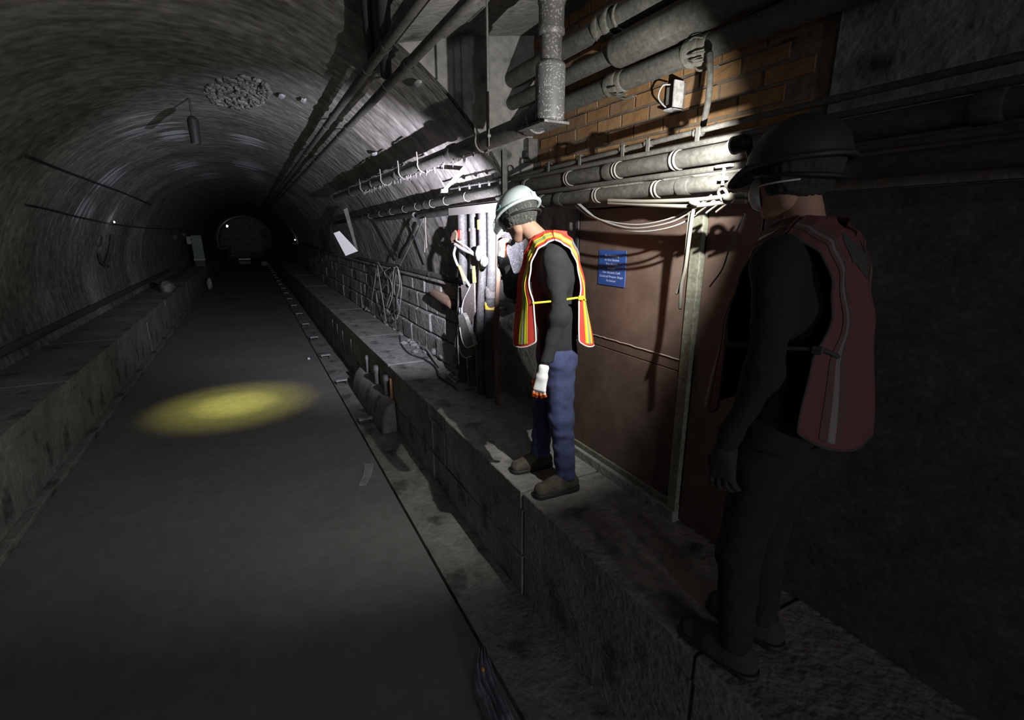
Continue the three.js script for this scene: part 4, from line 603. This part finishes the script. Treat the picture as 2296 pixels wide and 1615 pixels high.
  for (const an of [J.lAn, J.rAn]) {
    const f = J.footF, by = J.base.y, A = v3(an.x, by, an.z), side = v3().crossVectors(QY, f), bl2 = [[A.clone().addScaledVector(f, -0.045).add(v3(0, 0.05, 0)), A.clone().addScaledVector(f, 0.07).add(v3(0, 0.05, 0)), 0.044, 0.047], [A.clone().addScaledVector(f, 0.07).add(v3(0, 0.047, 0)), A.clone().addScaledVector(f, 0.165).add(v3(0, 0.042, 0)), 0.047, 0.042], [an.clone().add(v3(0, 0.06, 0)), A.clone().add(v3(0, 0.06, 0)), 0.05, 0.046]];
    const [l3, h3] = bounds(bl2, 0.02), ff = bones(bl2, 0.04); const bt = part(t, 'boot', surf((x, y, z) => Math.max(ff(x, y, z), by + 0.018 - y), l3, h3, 0.006), o.boot);
    const sl = [[A.clone().addScaledVector(f, -0.045).add(v3(0, 0.014, 0)), A.clone().addScaledVector(f, 0.165).add(v3(0, 0.014, 0)), 0.049, 0.048]], [l4, h4] = bounds(sl, 0.01); part(t, 'sole', surf((x, y, z) => Math.max(capsule(x, y, z, ...sl[0]), by + 0.001 - y, y - by - 0.026), l4, h4, 0.006), M.black, bt);
  }
  part(t, 'glove', gloveGeo(...J.lHand, o.gloveW, o.gloveC), o.glove); part(t, 'glove', gloveGeo(...J.rHand, o.gloveW, o.gloveC), o.glove);
  // cap under the helmet
  const put = g => g.applyMatrix4(hm);
  part(t, 'knit_cap', put(surf((x, y, z) => Math.max(smin(skull(x, y, z) - 0.012, ell(Math.abs(x), y, z, 0.078, -0.006, -0.012, 0.02, 0.045, 0.032), 0.02) - 0.002 * Math.sin(z * 260) * Math.sin(x * 240), -y - 0.06 - Math.max(0, -z) * 0.3 + Math.max(0, z - 0.04) * 1.6, Math.hypot(x, y, z) - 0.3), [-0.13, -0.12, -0.15], [0.13, 0.15, 0.14], 0.0045)), o.cap);
  // helmet: shell, peak, rim
  const shell = put(surf((x, y, z) => {
    const up = Math.max(0, y - 0.02); let e = ell(x, y, z, 0, 0.025, -0.005, 0.112, 0.125, 0.138); const ridge = 0.006 * Math.exp(-(x * x) / 0.0003) * clamp(up * 12, 0, 1); e -= ridge;
    let d = Math.max(e, -(e + 0.008), 0.022 - y);
    const brim = Math.max(ell(x, 0, z, 0, 0, -0.005, 0.12, 1, 0.148), Math.abs(y - 0.026) - 0.005); d = smin(d, Math.max(brim, -(ell(x, 0, z, 0, 0, -0.005, 0.104, 1, 0.13))), 0.01);
    const peak = Math.max(Math.abs(y - 0.028 + 0.5 * Math.max(0, z - 0.1)) - 0.004, ell(x, 0, z, 0, 0, 0.06, 0.098, 1, 0.13), 0.1 - z); d = smin(d, peak, 0.008);
    return d;
  }, [-0.135, -0.02, -0.165], [0.135, 0.17, 0.2], 0.0042));
  const hel = part(t, 'helmet', shell, o.helmet);
  const loc = g => put(g);
  const band = []; for (let k = 0; k <= 40; k++) { const a = k / 40 * Math.PI * 2; band.push(v3(Math.sin(a) * 0.095, -0.012 - 0.018 * Math.cos(a + Math.PI), Math.cos(a) * 0.117 - 0.013)); }
  part(t, 'lamp_strap', loc(new THREE.TubeGeometry(new THREE.CatmullRomCurve3(band, true), 80, 0.007, 8, true)), M.black, hel);
  if (o.worn) { part(t, 'strap_buckle', loc(box(0.088, 0.104, -0.022, 0.0, -0.03, 0.002, 0.003)), M.steelDark, hel); part(t, 'back_knob', loc(box(-0.014, 0.014, 0.03, 0.06, -0.152, -0.135, 0.004)), o.helmet, hel); part(t, 'rating_sticker', loc((() => { const g = box(-0.018, 0.018, -0.008, 0.008, -0.002, 0.002, 0.001); g.rotateY(1.5); g.rotateZ(0.28); g.translate(0.113, 0.055, 0.02); return g; })()), mat(0.3, 0.5, 0.52, 0.5), hel); part(t, 'headlamp', loc(box(-0.026, 0.026, -0.03, 0.018, 0.1, 0.132, 0.006)), M.white, hel); part(t, 'headlamp_lens', loc(box(-0.02, 0.02, -0.006, 0.016, 0.13, 0.136, 0.003)), M.red, hel); part(t, 'headlamp_glass', loc(cyl(v3(0, -0.016, 0.131), v3(0, -0.016, 0.137), 0.01)), mat(0.9, 0.9, 0.9, 0.3, { emit: [1, 0.97, 0.95], ei: 2 }), hel); }
  // vest: two loose panels joined on the shoulders
  const O = J.neck.clone().add(v3(0, 0.045, 0)), sc = o.vestScale ?? 1;
  const lut = (T, x) => { for (let i = 0; i < T.length - 1; i++) if (x <= T[i + 1][0]) return mix(T[i][1], T[i + 1][1], sm(clamp((x - T[i][0]) / (T[i + 1][0] - T[i][0]), 0, 1))); return T[T.length - 1][1]; };
  const Wd = [[0, 0.168], [0.16, 0.14], [0.36, 0.142], [0.62, 0.185], [1, 0.2]], Dp = [[0, 0.0], [0.012, 0.045], [0.05, 0.105], [0.13, 0.14], [0.3, 0.178], [0.66, 0.225]];
  const vp = (s, t0, sg, off = 0) => { const tt = 0.35 * t0 + 0.65 * t0 * t0;
    const a0 = s * 0.168, ab = Math.abs(a0), nk = 0.075, drop = sg > 0 ? 0.2 : 0.06, top = ab > nk ? -0.05 * (ab - nk) / 0.093 : -drop * (1 - (ab / nk) ** 1.5);
    const hem = -0.63 + (sg > 0 ? -0.0 : 0.0) + 0.05 * (Math.abs(s) ** 6), h = mix(top, hem, tt), a = s * lut(Wd, tt), D = lut(Dp, ab > nk ? top - h : Math.max(-h, 0.03)) + (sg > 0 ? 0.01 : 0.0) + 0.006 * Math.sin(s * 6 + tt * 5);
    const f = sg * (D * Math.sqrt(1 - (a / 0.24) ** 2) + off); return O.clone().addScaledVector(L, a * (1 + off)).addScaledVector(F, f - 0.01 + (J.lean ?? 0) * h).add(v3(0, h + off * 0.5, 0));
  };
  const sheet = (s0, s1, t0, t1, sg, o0, o1, ns, nt) => { const pos = [], idx = [], n = (ns + 1) * (nt + 1); for (const of of [o1, o0]) for (let j = 0; j <= nt; j++) for (let i = 0; i <= ns; i++) { const p = vp(mix(s0, s1, i / ns), mix(t0, t1, j / nt), sg, of); pos.push(p.x, p.y, p.z); }
    const q = (a, b, c, d) => sg > 0 ? idx.push(a, c, b, b, c, d) : idx.push(a, b, c, b, d, c);
    for (let j = 0; j < nt; j++) for (let i = 0; i < ns; i++) { const a = j * (ns + 1) + i; q(a, a + 1, a + ns + 1, a + ns + 2); const b = a + n; q(b + 1, b, b + ns + 2, b + ns + 1); }
    for (let i = 0; i < ns; i++) for (const j of [0, nt]) { const a = j * (ns + 1) + i; q(a, a + 1, a + n, a + n + 1); } for (let j = 0; j < nt; j++) for (const i of [0, ns]) { const a = j * (ns + 1) + i; q(a, a + ns + 1, a + n, a + n + ns + 1); }
    const g = new THREE.BufferGeometry(); g.setAttribute('position', new THREE.Float32BufferAttribute(pos, 3)); g.setIndex(idx); g.computeVertexNormals(); return g; };
  for (const sg of [1, -1]) {
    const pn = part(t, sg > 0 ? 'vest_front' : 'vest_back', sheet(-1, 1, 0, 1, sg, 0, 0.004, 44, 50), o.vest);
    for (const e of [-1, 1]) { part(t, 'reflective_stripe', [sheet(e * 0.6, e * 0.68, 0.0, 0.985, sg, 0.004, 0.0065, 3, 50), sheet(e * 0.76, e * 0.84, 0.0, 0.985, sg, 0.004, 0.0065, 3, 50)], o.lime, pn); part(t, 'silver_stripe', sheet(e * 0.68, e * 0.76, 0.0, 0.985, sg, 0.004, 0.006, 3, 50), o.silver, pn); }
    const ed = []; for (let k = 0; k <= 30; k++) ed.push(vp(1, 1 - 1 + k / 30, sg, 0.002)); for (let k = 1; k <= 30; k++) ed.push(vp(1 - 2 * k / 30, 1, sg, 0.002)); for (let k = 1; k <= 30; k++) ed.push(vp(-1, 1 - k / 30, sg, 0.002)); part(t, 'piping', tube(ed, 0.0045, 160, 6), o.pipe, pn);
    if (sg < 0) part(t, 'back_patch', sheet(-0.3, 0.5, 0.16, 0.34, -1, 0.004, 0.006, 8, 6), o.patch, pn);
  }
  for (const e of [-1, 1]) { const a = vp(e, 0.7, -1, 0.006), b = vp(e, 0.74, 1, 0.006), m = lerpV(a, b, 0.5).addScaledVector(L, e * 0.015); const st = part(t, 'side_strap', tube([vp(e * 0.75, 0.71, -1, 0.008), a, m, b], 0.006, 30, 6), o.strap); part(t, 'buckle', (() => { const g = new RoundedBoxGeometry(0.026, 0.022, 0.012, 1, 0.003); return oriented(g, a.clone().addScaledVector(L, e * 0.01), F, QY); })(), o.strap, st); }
  return { t, hm, hel };
}
const gl = new THREE.MeshStandardMaterial({ vertexColors: true, roughness: 0.85 });
const cloth = (r, g, b, o = {}) => { const m = mat(r, g, b, 0.95, o); return m; };
{
  const F = v3(-0.9, 0, -0.43).normalize(), L = v3(-0.43, 0, 0.9).normalize(), headF = v3(-0.24, -0.46, -0.85).normalize(), hr = v3().crossVectors(v3(0, 1, 0), headF).normalize(), headUp = v3().crossVectors(headF, hr).normalize();
  const tdir = v3(...TORCH.dir).normalize(), w = V(1.318, -0.145, -2.61), hd = v3(0, 1, 0).addScaledVector(tdir, -tdir.y).normalize(), n = v3().crossVectors(tdir, hd).negate().normalize(); if (n.x < 0) n.negate();
  const J = { base: V(1.49, -1.5, -2.28), F, L, head: V(1.322, 0.085, -2.41), headF, headUp, neck: V(1.455, -0.035, -2.31), chest: V(1.485, -0.24, -2.3), waist: V(1.5, -0.45, -2.29), pelvis: V(1.51, -0.64, -2.29), lSh: V(1.388, -0.135, -2.15), rSh: V(1.532, -0.135, -2.47), lEl: V(1.41, -0.42, -2.115), lWr: V(1.318, -0.735, -2.13), rEl: V(1.345, -0.33, -2.53), rWr: w.clone(), lHip: V(1.475, -0.69, -2.21), rHip: V(1.54, -0.69, -2.37), lKn: V(1.475, -1.06, -2.17), rKn: V(1.515, -1.06, -2.42), lAn: V(1.5, -1.4, -2.145), rAn: V(1.52, -1.4, -2.47), footF: v3(-0.99, 0, -0.05).normalize(), hem: H - 0.68, lean: 0.045,
    lHand: [V(1.314, -0.755, -2.13), v3(-0.2, -0.97, 0).normalize(), v3(0.75, -0.1, -0.66).normalize(), v3(-0.5, 0, -0.2).normalize(), [0.2, 0.45], 0.84], rHand: [w, hd, n, tdir, [1.0, 0.95], 0.98] };
  { const [, d, nn] = J.lHand; J.lHand[2] = nn.addScaledVector(d, -nn.dot(d)).normalize(); J.lHand[3] = v3().crossVectors(J.lHand[2], d).normalize(); if (J.lHand[3].dot(F) < 0) J.lHand[3].negate(); }
  const wk = makePerson('person', 'person in white helmet, red vest and blue jeans shining a torch', J, { worn: true, skin: mat(0.42, 0.25, 0.18, 0.7), top: cloth(0.022, 0.025, 0.032, { map: T_KNIT }), legs: cloth(0.085, 0.11, 0.27, { map: T_DENIM }), boot: cloth(0.12, 0.11, 0.085, { map: T_METAL }), glove: gl, gloveW: [0.78, 0.8, 0.82], gloveC: [0.85, 0.16, 0.02], cap: cloth(0.16, 0.17, 0.16, { map: T_SPECK }), helmet: mat(0.56, 0.65, 0.69, 0.4), vest: cloth(0.72, 0.06, 0.045), lime: cloth(0.75, 0.85, 0.03), silver: mat(0.42, 0.45, 0.45, 0.5), pipe: cloth(0.75, 0.75, 0.78), patch: cloth(0.2, 0.24, 0.28), strap: cloth(0.85, 0.7, 0.03) });
  { const a = v3(0, -0.005, 0.145).applyMatrix4(wk.hm), dr = w.clone().add(v3(0.02, 0.07, -0.04)).sub(a).normalize(); spot(wk.t, a.clone().sub(wk.t.position), dr, BROW, 1); }
  const c = w.clone().addScaledVector(hd, 0.09).addScaledVector(n, 0.034), t = thing('torch', 'black hand torch gripped in the raised white glove', 'torch', c);
  part(t, 'barrel', lathe(c.clone().addScaledVector(tdir, -0.085), tdir, [[0, 0], [0.013, 0], [0.0155, 0.004], [0.0155, 0.13], [0.021, 0.15], [0.022, 0.18], [0.019, 0.182]], 24), M.black); part(t, 'lens', cyl(c.clone().addScaledVector(tdir, 0.09), c.clone().addScaledVector(tdir, 0.095), 0.018), mat(0.9, 0.9, 0.95, 0.3, { emit: [0.95, 0.95, 1], ei: 4 })); part(t, 'tail_switch', cyl(c.clone().addScaledVector(tdir, -0.09), c.clone().addScaledVector(tdir, -0.084), 0.008), M.steel);
  spot(t, tdir.clone().multiplyScalar(0.11), tdir, TORCH, 0.5);
}
{
  const F = v3(-0.18, 0, -0.98).normalize(), L = v3(-0.98, 0, 0.18).normalize(), headF = v3(-0.2, -0.08, -0.97).normalize(), hr = v3().crossVectors(v3(0, 1, 0), headF).normalize(), headUp = v3().crossVectors(headF, hr).normalize();
  const hc = V(1.42, 0.165, -0.93), B = (l, y, f) => V(1.45, y, -0.88).addScaledVector(L, l).addScaledVector(F, f);
  const dn = v3(0, -1, 0.0), J = { base: V(1.47, -1.5, -0.87), F, L, head: hc, headF, headUp, neck: B(0, 0.0, 0), chest: B(0, -0.22, -0.01), waist: B(0, -0.44, -0.01), pelvis: B(0, -0.64, -0.01), lSh: B(0.185, -0.08, 0), rSh: B(-0.185, -0.08, 0), lEl: B(0.24, -0.38, -0.03), rEl: B(-0.23, -0.38, -0.03), lWr: B(0.22, -0.63, 0.06), rWr: B(-0.2, -0.63, 0.06), lHip: B(0.085, -0.69, 0), rHip: B(-0.085, -0.69, 0), lKn: B(0.1, -1.05, 0.03), rKn: B(-0.1, -1.05, 0.03), lAn: B(0.1, -1.4, 0), rAn: B(-0.1, -1.4, 0), footF: F.clone(), hem: H - 0.7,
    lHand: [B(0.22, -0.65, 0.06), dn.clone(), L.clone().negate(), F.clone(), [0.25, 0.3], 0.98], rHand: [B(-0.2, -0.65, 0.06), dn.clone(), L.clone(), F.clone(), [0.25, 0.3], 0.98] };
  const { t, hm, hel } = makePerson('person', 'figure with a lit cap lamp and white mask at the door, clothes darkened for shade', J, { worn: false, skin: mat(0.42, 0.25, 0.18, 0.7), top: cloth(0.024, 0.024, 0.027, { map: T_KNIT }), legs: cloth(0.03, 0.03, 0.038, { map: T_DENIM }), boot: cloth(0.04, 0.04, 0.04), glove: gl, gloveW: [0.03, 0.03, 0.03], gloveC: [0.03, 0.025, 0.025], cap: cloth(0.04, 0.04, 0.04), helmet: mat(0.032, 0.032, 0.036, 0.6), vest: cloth(0.13, 0.05, 0.048), lime: cloth(0.1, 0.06, 0.05), silver: mat(0.16, 0.14, 0.145, 0.6), pipe: cloth(0.06, 0.05, 0.055), patch: cloth(0.05, 0.05, 0.05), strap: cloth(0.05, 0.05, 0.05) });  // vest, helmet and clothes coloured darker so the figure sinks into shade
  const lp = V(...LAMP.pos), ld = v3(...LAMP.dir).normalize();
  const lm = part(t, 'cap_lamp', lathe(lp.clone().addScaledVector(ld, -0.05), ld, [[0, 0], [0.02, 0.0], [0.026, 0.012], [0.027, 0.045], [0.024, 0.048]], 24), M.black, hel);
  part(t, 'lamp_lens', lathe(lp.clone().addScaledVector(ld, -0.004), ld, [[0.024, 0], [0.023, 0.01], [0.018, 0.02], [0, 0.026]], 20), mat(0.9, 0.9, 0.9, 0.3, { emit: [1, 0.97, 1], ei: 8 }), hel);
  part(t, 'lamp_bezel', ringAt(lp.clone().addScaledVector(ld, -0.002), ld, 0.0275, 0.01), mat(0.75, 0.75, 0.8, 0.3), hel);
  part(t, 'lamp_bracket', cyl(lp.clone().addScaledVector(ld, -0.045), hc.clone().addScaledVector(headUp, 0.05).addScaledVector(headF, 0.12), 0.012), M.black, hel);
  const mk = lathe(v3(0, 0, 0), v3(0, 0, 1), [[0.052, 0], [0.05, 0.015], [0.04, 0.035], [0.02, 0.048], [0, 0.052]], 28); mk.scale(0.95, 1.1, 1); mk.translate(0, -0.045, 0.075); mk.applyMatrix4(hm); const mm = part(t, 'dust_mask', mk, mat(0.62, 0.68, 0.74, 0.9));
  part(t, 'mask_strap', (() => { const p = []; for (let k = 0; k <= 24; k++) { const a = mix(-2.2, 2.2, k / 24); p.push(v3(Math.sin(a) * 0.098, -0.03, Math.cos(a) * 0.098 - 0.006).applyMatrix4(hm)); } return tube(p.slice(1, -1), 0.003, 40, 5); })(), M.white, mm);
  part(t, 'cord', tube([hc.clone().add(v3(-0.05, -0.11, -0.11)), hc.clone().add(v3(-0.06, -0.2, -0.14)), hc.clone().add(v3(-0.075, -0.28, -0.15)), hc.clone().add(v3(-0.09, -0.34, -0.18))], 0.0025, 30, 5), M.cableGrey);
  spot(t, lp.clone().addScaledVector(ld, 0.026).sub(t.position), ld, LAMP, 0.35);
  spot(t, lp.clone().addScaledVector(ld, 0.028).sub(t.position), v3(...CORE.dir).normalize(), CORE, 0.35);
}
renderer.render(scene, camera);
